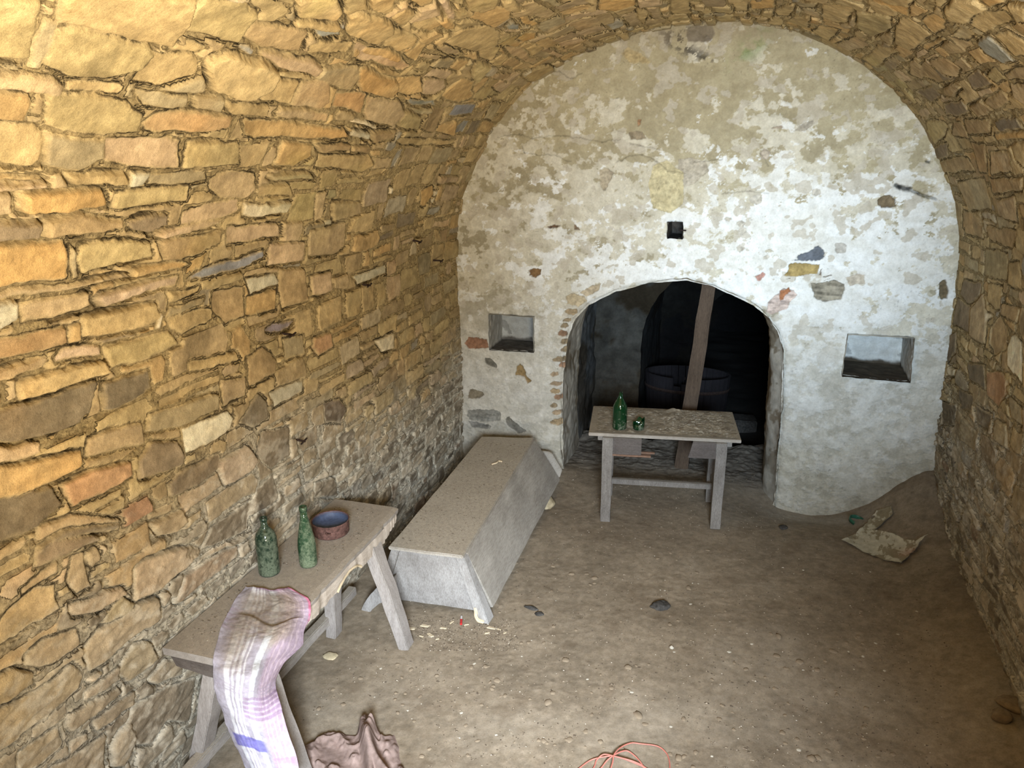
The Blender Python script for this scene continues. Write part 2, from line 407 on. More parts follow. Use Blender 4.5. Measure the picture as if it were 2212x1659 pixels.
crop(1850,0,3.456,[
('y',[(80,20),(200,-20),(420,-20),(380,70),(290,130),(160,100)]),
('!',[(640,80),(720,0),(860,10),(960,90),(800,190),(660,160)]),
('O',[(900,-20),(1080,-20),(1060,60),(990,80),(930,40)]),
('!',[(1090,60),(1251,60),(1251,190),(1180,190)]),
('y',[(840,200),(930,120),(1080,110),(1130,180),(940,270)]),
('o',[(470,170),(570,100),(640,150),(640,230),(570,270)]),
('y',[(290,220),(320,150),(400,150),(560,280),(400,370),(290,320)]),
('y',[(20,130),(60,90),(250,160),(240,200),(90,240)]),
('s',[(860,330),(960,290),(1160,480),(1080,500),(940,420)]),
('y',[(1000,290),(1100,270),(1251,350),(1251,430),(1150,440)]),
('o',[(490,360),(640,300),(660,320),(520,390)]),
('b',[(380,490),(420,440),(500,540),(480,600),(390,560)]),
('b',[(500,450),(640,610),(600,620),(430,560)]),
('b',[(640,440),(760,520),(740,580),(650,560),(540,460)]),
('g',[(690,290),(760,210),(860,270),(780,310)]),
('d',[(820,600),(880,540),(990,640),(880,690)]),
('Y',[(950,580),(1020,540),(1100,620),(1020,640)]),
('t',[(1080,590),(1200,530),(1251,540),(1251,630),(1110,620)]),
('b',[(640,670),(720,630),(790,660),(720,720),(640,710)]),
('d',[(440,690),(560,650),(620,710),(540,770)]),
('d',[(640,780),(780,750),(840,840),(760,870),(660,860)]),
('b',[(840,800),(920,760),(1010,840),(900,870)]),
('b',[(950,780),(1050,690),(1110,780),(1030,840)]),
('t',[(1120,660),(1251,670),(1251,830),(1160,760)]),
('Y',[(530,900),(590,880),(690,940),(640,1040),(600,1060),(545,980)]),
('d',[(600,1090),(690,1060),(705,1170),(610,1180)]),
('b',[(800,900),(980,890),(990,990),(820,1000)]),
('b',[(720,910),(780,920),(840,1040),(720,1010)]),
('b',[(620,1200),(830,1170),(890,1270),(650,1280)]),
('b',[(850,1070),(960,1070),(980,1290),(920,1280)]),
('t',[(1000,1130),(1130,1140),(1170,1290),(1010,1300)]),
('y',[(1140,1080),(1251,1080),(1251,1270),(1180,1200)]),
('O',[(1020,1000),(1251,1000),(1251,1050),(1030,1040)]),
('g',[(770,1350),(960,1330),(1020,1560),(850,1560),(790,1400)]),
('b',[(810,1570),(900,1590),(960,1659),(810,1700)]),
('t',[(1060,1490),(1200,1470),(1220,1659),(1080,1600)]),
('b',[(1000,1340),(1251,1330),(1251,1420),(1030,1440)]),
])
crop(2000,480,3.19,[
('b',[(280,0),(400,10),(400,110),(290,80)]),
('b',[(430,30),(650,60),(600,180),(450,120)]),
('G',[(410,180),(570,220),(560,400),(400,360)]),
('y',[(580,280),(660,280),(676,460),(570,420)]),
('d',[(270,400),(390,420),(370,510),(300,570),(250,500)]),
('y',[(440,420),(530,440),(510,600),(430,560)]),
('b',[(530,560),(670,590),(640,690),(520,640)]),
('d',[(220,520),(310,590),(300,770),(190,700)]),
('t',[(320,600),(400,490),(420,640),(400,840),(310,790)]),
('b',[(440,720),(510,640),(560,740),(550,880),(470,910),(430,830)]),
('C',[(570,860),(620,780),(690,830),(690,1120),(640,1060),(575,980)]),
('W',[(415,620),(460,640),(415,680)]),
('W',[(150,985),(205,1020),(200,1070),(150,1040)]),('Y',[(560,1030),(605,1060),(605,1120),(560,1080)]),
('Y',[(390,880),(460,910),(440,950),(390,920)]),
('R',[(420,1030),(520,1030),(580,1080),(570,1180),(500,1270),(420,1190)]),
('D',[(280,960),(400,990),(410,1150),(290,1080)]),
('D',[(210,1150),(320,1200),(320,1310),(220,1280)]),
('D',[(90,1230),(190,1260),(190,1400),(100,1390)]),
('g',[(230,1340),(340,1440),(340,1590),(240,1500)]),
('D',[(340,1250),(460,1330),(440,1440),(350,1380)]),
('g',[(480,1370),(560,1400),(560,1560),(470,1500)]),
('d',[(150,780),(210,760),(200,900),(145,960)]),
('g',[(580,1200),(676,1290),(676,1420),(600,1350)]),
])
CODES={ # albedo, outward offset
'y':(.52,.375,.17),'Y':(.46,.36,.16),'!':(.60,.45,.22),'g':(.36,.30,.18),'t':(.45,.33,.19),'o':(.56,.35,.13),'O':(.62,.36,.11),
'p':(.55,.39,.25),'P':(.62,.46,.34),'b':(.37,.25,.12),'B':(.42,.25,.11),'d':(.26,.20,.13),'D':(.19,.155,.105),'N':(.13,.095,.07),
's':(.30,.31,.28),'S':(.25,.26,.29),'V':(.24,.21,.25),'w':(.55,.51,.38),'W':(.78,.68,.48),'C':(.80,.74,.55),'R':(.44,.22,.11),'G':(.30,.25,.13)}
# grid over the surface
QS=.007
y_coarse=np.arange(-1.2,1.1,.05); y_f=np.arange(1.1,D+.10,QS)
YY=np.concatenate([y_coarse,y_f]); SS=np.arange(0,STOT,QS)
U,V=np.meshgrid(YY,SS)        # rows follow s
U=U.astype(np.float32); V=V.astype(np.float32)
wu=U+.009*fbm(U*6,V*6,1,3)+.003*fbm(U*30,V*30,2,3); wv=V+.009*fbm(U*6,V*6,3,3)+.003*fbm(U*30,V*30,4,3)
inside=np.full(U.shape,-1.,np.float32)      # distance inside the stone
tmin=np.full(U.shape,1.,np.float32)         # distance outside any surveyed stone
par=np.zeros(U.shape+(3,),np.float32); par[:]=(.5,.38,.22)
off=np.zeros(U.shape,np.float32); bev=np.full(U.shape,.012,np.float32)
fine=len(y_coarse)
def win(P,m):
    P=np.asarray(P); u0,v0=P.min(0)-m; u1,v1=P.max(0)+m
    a=np.searchsorted(YY,u0); b=np.searchsorted(YY,u1); c=np.searchsorted(SS,v0); d=np.searchsorted(SS,v1)
    return slice(c,d),slice(a,b)
NOISE_T=fbm(U*9,V*9,21,4)
def lay(P,col,surveyed):
    w=win(P,.09 if surveyed else .0)
    if w[0].start>=w[0].stop or w[1].start>=w[1].stop: return
    X=wu[w]; Y=wv[w]; sd=poly_sdf(P,X,Y)
    if surveyed:
        tmin[w]=np.minimum(tmin[w],np.maximum(-sd,0)); ok=sd>inside[w]
    else:
        sd=np.minimum(sd,tmin[w]-.012); ok=(sd>inside[w])&(sd>0)
    inside[w]=np.where(ok,sd,inside[w]); ok&=sd>-.01
    P=np.asarray(P); c=P.mean(0)
    o=min(max(random.gauss(.003,.006),-.010),.018)+(.022 if surveyed=='!' else 0)
    tu,tv=random.gauss(0,.03),random.gauss(0,.04)
    ang=random.gauss(0,.35); fr=random.uniform(18,45); a=random.choice((.0006,.0008,.001,.002))
    ca,sa=math.cos(ang),math.sin(ang)
    st=fbm(((X-c[0])*ca+(Y-c[1])*sa)*fr*.22+c[0]*7,(-(X-c[0])*sa+(Y-c[1])*ca)*fr+c[1]*5,int(fr*3)%13,3)
    ft=o+np.clip(tu*(X-c[0])+tv*(Y-c[1]),-.010,.010)+a*st
    off[w]=np.where(ok,ft,off[w]); bev[w]=np.where(ok,random.uniform(.004,.012),bev[w])
    col=np.array(col); tint=col*(1+.12*st[...,None]*np.array((1,1.05,1.15)))
    par[w]=np.where(ok[...,None],tint,par[w])
MEAN=np.array((.46,.36,.21))
for code,P in STONES:
    kq=.10 if code in 'sSVwWCNDd' else .42
    col=(np.array(CODES[code])*(1-kq)+MEAN*kq)*random.uniform(.93,1.07); lay(P,col,'!' if code=='!' else 't')
# the rest of the masonry: rough courses of rubble
GEN=[((.50,.365,.175),5),((.45,.345,.165),4),((.42,.31,.17),4),((.54,.35,.145),3),((.36,.26,.13),3),((.55,.40,.25),2),((.33,.28,.17),2),((.29,.215,.13),1.5),((.58,.48,.32),.7),((.30,.31,.29),.25)]
LOW=[((.27,.215,.14),5),((.36,.30,.20),4),((.22,.18,.125),3),((.44,.38,.27),3),((.42,.33,.22),3),((.52,.47,.37),1.5),((.36,.21,.12),.7),((.30,.29,.26),1)]
def pick(L): return random.choices([c for c,_ in L],[w for _,w in L])[0]
s=.1
ZS=lambda s: float(np.interp(s,_fs,_pz))
while s<STOT-.05:
    z=ZS(s); low=z<.95
    hgt=random.uniform(.055,.13) if low else random.uniform(.075,.175)
    y=-1.2+random.uniform(-.2,0); 
    while y<D+.1:
        w_=random.uniform(.09,.26) if low else random.uniform(.12,.40)*(1.25-.07*max(y,0))
        dz=.045*math.sin(y*1.7+s*2)+.02*math.sin(y*4.1+s*5)
        rows=[(0,1)] if random.random()<.72 or hgt<.09 else [(0,random.uniform(.35,.65))]
        if rows[0][1]<1: rows.append((rows[0][1],1))
        for a,b in rows:
            j=.011+random.uniform(0,.008)
            g=lambda q=.012: random.gauss(0,q)
            x0,x1=y+j/2,y+w_-j/2; z0,z1=s+hgt*a+j/2+dz,s+hgt*b-j/2+dz
            if z1-z0<.02: continue
            cut=min(w_,hgt)*random.uniform(.05,.3)
            P=[(x0+cut*random.random(),z0+g(.006)),(x0+w_*.5,z0+g(.006)),(x1-cut*random.random(),z0+g(.006)),(x1+g(),z0+(z1-z0)*.5),(x1-cut*random.random()+g(),z1+g(.006)),(x0+w_*.45,z1+g(.006)),(x0+cut*random.random()+g(),z1+g(.006)),(x0+g(),z0+(z1-z0)*.55)]
            L=LOW if (z<.75+.25*random.random() or random.random()<.06) else GEN
            cc=np.array(pick(L)); cc=cc if L is LOW else cc*.6+MEAN*.4; lay(P,cc*random.uniform(.9,1.08),None)
        y+=w_
    s+=hgt
# mortar, crumbling out of the joints
fin=fbm(U*55,V*55,31,3); med=fbm(U*2.3,V*2.3,33,4); cr=fbm(U*14,V*14,35,3)
Z=np.interp(SS,_fs,_pz).astype(np.float32)[:,None]*np.ones_like(U)
e=sstep(-.002,1,0)*0+sstep(0,1,(inside+.001)/bev)
depth=np.clip(.007+.011*med+.010*cr,-.001,.036)
depth=np.where(Z<.9,depth*.55,depth)
rgt=sstep(.53*STOT,.62*STOT,V)*sstep(.5,1.5,Z); depth=depth*(1-.55*rgt); off=off*(1-.5*rgt)
hm=-depth+.0045*fin*(.6+.4*med)
# an open crack now and then hard against the edge of the stone
ck=np.exp(-((inside+.004)/.0045)**2)*sstep(.05,.55,fbm(U*3.1,V*3.1,37,4)+.25)
lw0=sstep(1.6,.8,Z)
hs=off+lw0*.006*(1-2*np.abs(fbm(U*7+V*3,V*26-U*4,39,4)))+.0016*fbm(U*24,V*24,41,4)+.003*fbm(U*6,V*6,43,2)
h=hm*(1-e)+hs*e-.020*ck*(1-.6*rgt)
edge=sstep(0,.3,D+.02-U)
h=h+.018*fbm(U*.8,V*.8,45,2)
mort=np.array((.45,.345,.18))*np.ones(U.shape+(3,))
lowf=sstep(1.55,.75,Z+.30*fbm(U*1.4,V*1.4,47,4)+.06*(U-3.0))[...,None]
mort=mort*(1-lowf)+np.array((.60,.555,.45))*lowf
mort=mort*(1+.25*fin[...,None])
grime=(sstep(.012,.03,depth)*(1-e)*.55)[...,None]
mort=mort*(1-grime)+np.array((.10,.085,.06))*grime
mott=fbm(U*11,V*11,51,5)[...,None]; m2=fbm(U*2.1,V*2.1,53,4)[...,None]; m3=fbm(U*38,V*38,55,3)[...,None]
stc=par*(1+.15*mott+.12*m3)
och=sstep(.25,.9,m2)*.28*(1-lowf); stc=stc*(1-och)+stc*np.array((1.2,.92,.62))*och
grn=sstep(.45,1.,fbm(U*1.6,V*1.6,57,3))[...,None]*.35*sstep(1.9,2.6,Z)[...,None]; stc=stc*(1-grn)+stc*np.array((.88,1.0,.72))*grn
lum=stc.mean(-1,keepdims=True)*np.array((1.16,1.0,.76)); stc=stc*(1-.72*lowf)+lum*.86*.72*lowf
# pale lime bloom on the stones near the floor
lime=sstep(.10,.55,.6*fbm(U*5,V*7,59,6,.65)+.5*fbm(U*24,V*30,58,4)+.06)[...,None]*lowf*.62; stc=stc*(1-lime)+np.array((.58,.53,.43))*lime
dark=sstep(.35,.9,fbm(U*4,V*4,61,5))[...,None]*.35; stc=stc*(1-dark*.75)
# mortar smeared thinly over the stone edges
sm=(sstep(.02,.0,inside)*sstep(.1,.6,cr+.1))[...,None]*.5; stc=stc*(1-sm)+mort*sm
E3=e[...,None]; COL=mort*(1-E3)+stc*E3; COL=COL*(1-.25*ck[...,None])
# roof ring next to the end wall is smeared with plaster
pl=(sstep(.10,.02,D-U+.05*fbm(U*9,V*9,63,3))*sstep(2.9,3.3,Z))[...,None]*.7; COL=COL*(1-pl)+np.array((.46,.40,.28))*pl
COL=np.clip(COL,.01,.9).astype(np.float32)
PX=np.interp(V,_fs,_px); PZ=np.interp(V,_fs,_pz); NX=np.interp(V,_fs,_nx); NZ=np.interp(V,_fs,_nz)
VV=np.stack([PX+NX*h,U,PZ+NZ*h],-1)
STONE=stone_mat('rubble_stone')
AUX=np.stack([np.clip((inside+.03)/.06,0,1),np.clip(sstep(-.45,.35,fbm(U*3.7,V*3.7,37,4))*(1-.55*lowf[...,0])*(1-.45*rgt)*1.1,0,1),0*inside],-1).astype(np.float32)
i1=int(np.searchsorted(SS,np.interp(2.05,[0,1],[0,1])+.35)); s_left=float(_fs[np.argmax(_pz>2.05)]); s_right=float(_fs[len(_pz)-1-np.argmax(_pz[::-1]>2.05)])
il=int(np.searchsorted(SS,s_left)); ir=int(np.searchsorted(SS,s_right))
def band(name,a,b):
    v=VV[a:b+1]; me=grid_mesh(name,v,np.ones((v.shape[0]-1,v.shape[1]-1),bool),COL[a:b+1],AUX[a:b+1])
    return tag(link(name,me,STONE),kind='structure')
wl=band('wall_left',0,il); tag(wl,'left side wall of coursed ochre rubble stone')
cl=band('ceiling',il,ir); tag(cl,'barrel vault of rough ochre rubble stone')
wr=band('wall_right',ir,len(SS)-1); tag(wr,'right side wall of rubble stone in shade')
del U,V,wu,wv,inside,tmin,par,off,bev,NOISE_T,fin,med,cr,mott,m2,m3,COL,VV,mort,stc,PX,PZ,NX,NZ
# ------------------------------------------------------------------ end wall, plastered and limewashed, with doorway, niches and putlog hole
def wpt(L): return [tuple(np.array(at_y(x,y,D))[[0,2]]) for x,y in L]
DOOR_PX=[(1214,1007),(1212,900),(1213,800),(1220,735),(1238,688),(1270,655),(1330,627),(1400,610),(1440,606),(1482,603),(1530,614),(1580,632),(1630,657),(1665,688),(1686,720),(1696,760),(1692,850),(1684,950),(1675,1085)]
DOORP=wpt(DOOR_PX); DOORP=[(DOORP[0][0],-.6)]+DOORP+[(DOORP[-1][0]+.01,-.6)]
NL=wpt([(1059.3,676.4),(1154.5,683.5),(1155.1,758.7),(1059.9,753.4)]); NR=wpt([(1831.3,720.5),(1974.3,727.5),(1964,823),(1817.3,809.7)])
HOLE=wpt([(1443,479),(1476,480),(1476,516),(1443,514)])
QW=.0048
XX=np.arange(-2.42,1.56,QW); ZZ=np.arange(-.32,3.66,QW)
X,Z=np.meshgrid(XX,ZZ,indexing='ij'); X=X.astype(np.float32); Z=Z.astype(np.float32)
wx=X+.006*fbm(X*20,Z*20,3,3)+.0035*fbm(X*70,Z*70,5,2); wz=Z+.006*fbm(X*20,Z*20,7,3)+.0035*fbm(X*70,Z*70,9,2)
sd_door=poly_sdf(DOORP,X+.012*fbm(Z*3,X*3,71,3)+.003*fbm(X*22,Z*22,73,2),Z+.010*fbm(X*5,Z*5,72,3)).astype(np.float32)
f1=fbm(X*1.1,Z*1.1,2,4); f2=fbm(X*5.5,Z*8,4,6,.6); f3=fbm(X*13,Z*15,6,5,.6); f4=fbm(X*60,Z*60,8,3); f5=fbm(X*2.6,Z*3.4,10,5,.55); f6=fbm(X*30,Z*34,13,4,.6)
h=.030*f1+.007*f2+.0016*f3+.0006*f4
sand=np.array((.375,.33,.225)); sand2=np.array((.44,.395,.28)); cream=np.array((.60,.555,.44)); white=np.array((.77,.765,.72)); grey=np.array((.45,.44,.40))
A3=lambda m:m[...,None]
col=sand*np.ones(X.shape+(3,))*(1+.10*A3(f3)+.12*A3(f4*.5)+.10*A3(f1))
w=A3(sstep(-.35,.5,f5)); col=col*(1-w)+sand2*(1+.08*A3(f3))*w
# yellow-brown weathering high up
w=A3(sstep(1.7,3.0,Z+.5*f5)*.45); col=col*(1-w)+col*np.array((1.02,.96,.80))*w
# cream coat, then limewash over it: each keeps its own flaked outline
bias_c=.10+.55*np.exp(-((X+.2)/1.7)**2-((Z-1.75)/.9)**2)-.45*sstep(2.3,3.3,Z)
c1=f2*.55+f3*.50+bias_c+.25*f5
mc=sstep(0,.10,c1-.02)*(.65+.35*sstep(-.4,.4,f2))
col=col*(1-A3(mc))+cream*(1+.07*A3(f4)+.06*A3(f3))*A3(mc); h=h+.0026*mc
bias_w=-.22+.80*np.exp(-((X-.30)/.85)**2-((Z-1.95)/.55)**2)+.30*np.exp(-((X+1.0)/1.1)**2-((Z-1.55)/.45)**2)+.30*np.exp(-((X-1.0)/.5)**2-((Z-1.2)/.8)**2)+.2*np.exp(-((X-.6)/.5)**2-((Z-.6)/.7)**2)-.35*sstep(2.4,3.0,Z)
c2=fbm(X*6.5,Z*9,14,7,.62)*.60+f3*.38+f6*.22+bias_w
mw=sstep(0,.06,c2-.02)*(.72+.28*sstep(-.3,.4,fbm(X*3,Z*9,15,4)))
sc_=.5+.5*fbm(X*40,Z*6,12,3); 
col=col*(1-A3(mw))+white*(1-.05*A3(np.clip(f4,0,1))-.05*A3(sc_*.5))*A3(mw); h=h+.0026*mw
# rounded flaked spots where the limewash has let go
sp=fbm(X*11,Z*13,1,3); ms=sstep(.44,.50,sp+.14*f6+.1*f3)*sstep(1.0,1.25,Z); col=col*(1-A3(ms)*.8)+np.array((.50,.45,.355))*A3(ms)*.8; h=h-.0016*ms
# greyer plaster in the lower corners, darker towards the floor
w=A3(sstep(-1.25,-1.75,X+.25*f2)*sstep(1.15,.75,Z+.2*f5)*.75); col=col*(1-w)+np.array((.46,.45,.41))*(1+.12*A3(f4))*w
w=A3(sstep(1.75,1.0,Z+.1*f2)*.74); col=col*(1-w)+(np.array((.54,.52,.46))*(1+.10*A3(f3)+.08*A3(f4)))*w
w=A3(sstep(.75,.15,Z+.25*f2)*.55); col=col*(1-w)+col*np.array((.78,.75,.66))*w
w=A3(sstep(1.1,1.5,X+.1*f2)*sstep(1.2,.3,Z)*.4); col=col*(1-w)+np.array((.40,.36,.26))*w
def expose(pts,c,dep=.008,stri=0,soft=.004):
    global h,col
    P=wpt(pts); P_=np.array(P); a,b=np.searchsorted(XX,[P_[:,0].min()-.05,P_[:,0].max()+.05]); c0,d0=np.searchsorted(ZZ,[P_[:,1].min()-.05,P_[:,1].max()+.05])
    s=(slice(a,b),slice(c0,d0)); sd=poly_sdf(P,wx[s],wz[s]); m=sstep(0,soft,sd)
    cc=np.array(c)*(1+.22*A3(f4[s])+.16*A3(f6[s])+(stri*A3(fbm(X[s]*9,Z[s]*60,5,3)))); mm=A3(m)
    col[s]=col[s]*(1-mm)+cc*mm; h[s]=h[s]-dep*m+.003*m*f6[s]
    rim=np.exp(-((sd+.003)/.004)**2); h[s]+=.0015*rim; col[s]*=1-.10*A3(np.exp(-((sd-.002)/.003)**2))
Z8=lambda L,ox=1600,oy=460,sc=6.913:[(ox+x/sc,oy+y/sc) for x,y in L]
expose(Z8([(780,705),(850,680),(850,620),(1000,585),(1080,520),(1155,470),(1215,540),(1240,600),(1265,655),(1190,715),(1000,715),(880,720)]),(.125,.135,.15),.012,.15)
expose(Z8([(630,935),(690,880),(720,770),(800,740),(1000,760),(1120,765),(1180,770),(1160,860),(1150,905),(1000,930),(880,950),(750,945)]),(.34,.25,.10),.010,.1)
expose(Z8([(1040,1060),(1250,1040),(1400,1010),(1540,1060),(1560,1130),(1540,1210),(1500,1290),(1270,1335),(1150,1310),(1090,1250),(1080,1180),(1060,1120)]),(.27,.24,.18),.012,.4)
expose(Z8([(380,1480),(420,1320),(540,1210),(650,1110),(800,1150),(830,1230),(760,1330),(680,1450),(560,1500),(450,1525)]),(.50,.40,.34),.005,.35)
expose(Z8([(555,1250),(590,1170),(680,1130),(730,1100),(750,1180),(680,1230),(640,1300),(590,1310)]),(.34,.15,.07),.007)
expose(Z8([(1220,940),(1370,925),(1370,950),(1230,965)]),(.2,.17,.13),.008); expose(Z8([(1240,1005),(1340,980),(1350,995),(1250,1015)]),(.15,.12,.08),.008)
expose(Z8([(660,985),(740,968),(750,990),(670,995)]),(.2,.15,.1),.01); expose(Z8([(1165,930),(1190,850),(1215,820),(1200,930)]),(.22,.17,.12),.008)
expose(Z8([(210,960),(330,890),(380,930),(300,1020),(240,1020)]),(.42,.24,.19),.006)
expose(Z8([(1400,460),(1500,440),(1580,490),(1560,590),(1430,610),(1400,560)]),(.45,.42,.36),.002)
expose(Z8([(1570,960),(1700,900),(1850,910),(1850,1050),(1620,1085)]),(.47,.41,.32),.002)
expose([(1896,432),(1905,422),(1920,420),(1934,430),(1936,446),(1925,450),(1905,449),(1897,441)],(.20,.15,.09),.03)
expose([(1141,585),(1150,578),(1168,580),(1169,593),(1155,600),(1142,597)],(.22,.13,.06),.018)
expose([(1004,741),(1012,728),(1030,728),(1055,734),(1060,750),(1040,752),(1015,752)],(.31,.17,.105),.006)
expose([(1115,800),(1118,788),(1126,785),(1135,795),(1136,808),(1150,822),(1142,827),(1133,813),(1114,810)],(.27,.19,.09),.012)
expose([(1048,772),(1060,772),(1075,785),(1073,795),(1058,790),(1050,782)],(.17,.16,.13),.014)
expose([(1013,846),(1022,840),(1040,846),(1048,854),(1030,861),(1012,860)],(.20,.17,.12),.012)
expose([(1012,884),(1040,884),(1072,884),(1084,892),(1082,908),(1050,910),(1018,908),(1010,896)],(.24,.235,.205),.010,.3)
expose([(1012,908),(1040,912),(1062,918),(1060,925),(1020,922)],(.24,.23,.20),.008,.3)
expose([(1094,902),(1102,898),(1125,920),(1140,932),(1120,936),(1098,915)],(.19,.18,.15),.010)
expose([(1358,286),(1375,281),(1390,286),(1398,300),(1362,302)],(.30,.245,.165),.008)
expose([(1375,258),(1385,258),(1383,272),(1378,272)],(.36,.22,.12),.006)
expose([(1183,490),(1198,486),(1214,485),(1200,492),(1188,494)],(.16,.10,.06),.02)
expose([(1240,485),(1250,489),(1252,496),(1240,495)],(.25,.18,.12),.012)
expose([(1716,281),(1735,265),(1757,256),(1752,272),(1738,283)],(.38,.34,.27),.004)
expose([(1665,275),(1690,272),(1695,278),(1672,280)],(.34,.28,.21),.006)
expose([(2030,612),(2043,606),(2050,622),(2048,648),(2036,648),(2030,636)],(.16,.12,.07),.02)
expose([(1295,368),(1310,362),(1325,372),(1320,390),(1305,415),(1298,405)],(.42,.36,.26),.005)
expose([(1465,345),(1490,340),(1525,350),(1530,370),(1500,395),(1478,405),(1465,380)],(.46,.41,.32),.003)
expose([(1410,360),(1440,345),(1478,372),(1478,440),(1450,460),(1410,450),(1400,400)],(.52,.45,.27),-.001)
expose([(1338,115),(1355,100),(1380,110),(1410,130),(1405,140),(1360,140)],(.45,.36,.20),-.001,0,.02)
expose([(1640,330),(1650,322),(1665,328),(1660,345),(1645,345)],(.42,.36,.28),.003)
# rough strip where the plaster has come off beside the doorway
rng2=random.Random(5)
for k in range(15):
    y=672+k*17+rng2.uniform(-3,3); x=1226-(k-1)*2.0+rng2.uniform(-8,3)+(0 if k>0 else 8); 
    if k>7: x=1204+rng2.uniform(-6,3)
    w_=rng2.uniform(9,19); hh=rng2.uniform(5,8)
    expose([(x-w_,y),(x-w_*.4,y-hh),(x+w_*.6,y-hh*.8),(x+w_*.7,y+hh*.5),(x,y+hh),(x-w_*.8,y+hh*.6)],rng2.choice([(.33,.25,.15),(.28,.22,.14),(.38,.29,.19),(.30,.19,.12)]),.009,.2)
expose([(1222,640),(1240,632),(1262,640),(1268,650),(1250,664),(1226,655)],(.45,.37,.24),.006)
expose([(1252,632),(1275,618),(1300,612),(1290,630),(1265,640)],(.46,.38,.26),.004)
for k in range(7):
    x=1620+rng2.uniform(-60,160); y=430+rng2.uniform(-20,130); r=rng2.uniform(6,15)
    expose([(x+r*rng2.uniform(.7,1.2)*math.cos(a),y+r*rng2.uniform(.5,1)*math.sin(a)) for a in np.arange(0,6.2,.8)],(.50,.46,.38),.002)
# crevice running down from the right, cracks, pits
def crack(pts,wid,dep,dark):
    global h,col
    P=wpt(pts)
    for a,b in zip(P[:-1],P[1:]):
        a=np.array(a); b=np.array(b); e_=b-a; L=e_@e_
        i0,i1=np.searchsorted(XX,[min(a[0],b[0])-.06,max(a[0],b[0])+.06]); j0,j1=np.searchsorted(ZZ,[min(a[1],b[1])-.06,max(a[1],b[1])+.06])
        s=(slice(i0,i1),slice(j0,j1)); qx=wx[s]-a[0]; qy=wz[s]-a[1]; t=np.clip((qx*e_[0]+qy*e_[1])/L,0,1)
        d=np.hypot(qx-e_[0]*t,qy-e_[1]*t); m=np.exp(-(d/wid)**2); h[s]-=dep*m; col[s]*=1-dark*A3(m)
crack([(1934,401),(1945,405),(1962,409)],.012,.05,.8); crack([(1962,409),(1985,420),(2020,431)],.007,.03,.6)
crack([(2000,349),(2008,351)],.006,.02,.8)
for L in ([(1075,295),(1120,290),(1145,297),(1210,292),(1260,296),(1300,308),(1340,300)],[(1125,318),(1132,332),(1160,335),(1200,335),(1235,350)],[(1330,352),(1360,340),(1385,335),(1420,350),(1440,368),(1482,372)],
    [(1360,310),(1380,315),(1425,322)],[(1500,350),(1530,348),(1560,345)],[(1180,160),(1205,155),(1230,172),(1262,158)],[(1640,335),(1655,345),(1660,360)],[(1560,420),(1620,415),(1660,418)]):
    L=[(x+rng2.uniform(-3,3),y+rng2.uniform(-3,3)) for x,y in L]; crack(L,.004,.006,.35)
pit=vnoise(X*95,Z*95,6); pm=sstep(.78,.9,pit)*sstep(-.1,.6,f5); h-=.003*pm; col*=1-.35*A3(pm)
# soot and black lichen under the crown, green moss beside
soot=poly_sdf(wpt([(1485,55),(1540,50),(1545,70),(1535,90),(1488,92),(1482,75)]),wx,wz); m=A3(sstep(-.004,.012,soot)*.92); col=col*(1-m)+np.array((.11,.09,.075))*(1+.3*A3(f4))*m
sp2=poly_sdf(wpt([(1415,68),(1490,48),(1500,100),(1560,135),(1520,140),(1440,100)]),wx,wz); m=A3(sstep(-.03,.05,sp2)*sstep(-.02,.2,f6+.2*f4)*.9); col=col*(1-m)+np.array((.045,.04,.035))*m
cxm,czm=wpt([(1625,98)])[0]; m=A3(np.exp(-((X-cxm-(Z-czm)*.6)/.09)**2-((Z-czm)/.13)**2)*sstep(-.4,.5,f3)*.85); col=col*(1-m)+np.array((.20,.27,.10))*m
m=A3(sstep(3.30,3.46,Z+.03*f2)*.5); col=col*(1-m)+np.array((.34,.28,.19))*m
# openings
def sink(P,dep,cfun):
    global h,col
    sd=poly_sdf(P,X+.004*f3,Z+.004*f3); m=sd>0; h=np.where(m,h-dep,h)
    cc=cfun(sd); col=np.where(m[...,None],cc,col)
sd_door=sd_door-.013
sd_open=sd_door.copy()
for P_ in (NL,NR,HOLE): sd_open=np.maximum(sd_open,poly_sdf(P_,X+.004*f3,Z+.004*f3))
edge=sstep(.05,0,-sd_door); h=h-.022*edge**2
Y=D-h
g0,g1=np.gradient(sd_open,QW); gl=np.maximum(np.hypot(g0,g1),.3); near=np.abs(sd_open)<QW*.9
Xs=np.where(near,X-sd_open*g0/gl**2,X); Zs=np.where(near,Z-sd_open*g1/gl**2,Z)
VV=np.stack([Xs,Y,Zs],-1)
ctr=(sd_open[:-1,:-1]+sd_open[1:,1:]+sd_open[1:,:-1]+sd_open[:-1,1:])/4
prof=np.stack([_px[::20],_pz[::20]],-1); pin=poly_sdf(prof,X,Z)
keep=(ctr<0)&(pin[:-1,:-1]>-.07)
PLAST=attr_mat('old_limewash_plaster',75,.16,.8,.0022)
ew=grid_mesh('wall_back',VV,keep,np.clip(col,.01,.9)); ew=tag(link('wall_back',ew,PLAST),'plastered end wall with flaking limewash, an arched doorway and niches',kind='structure')
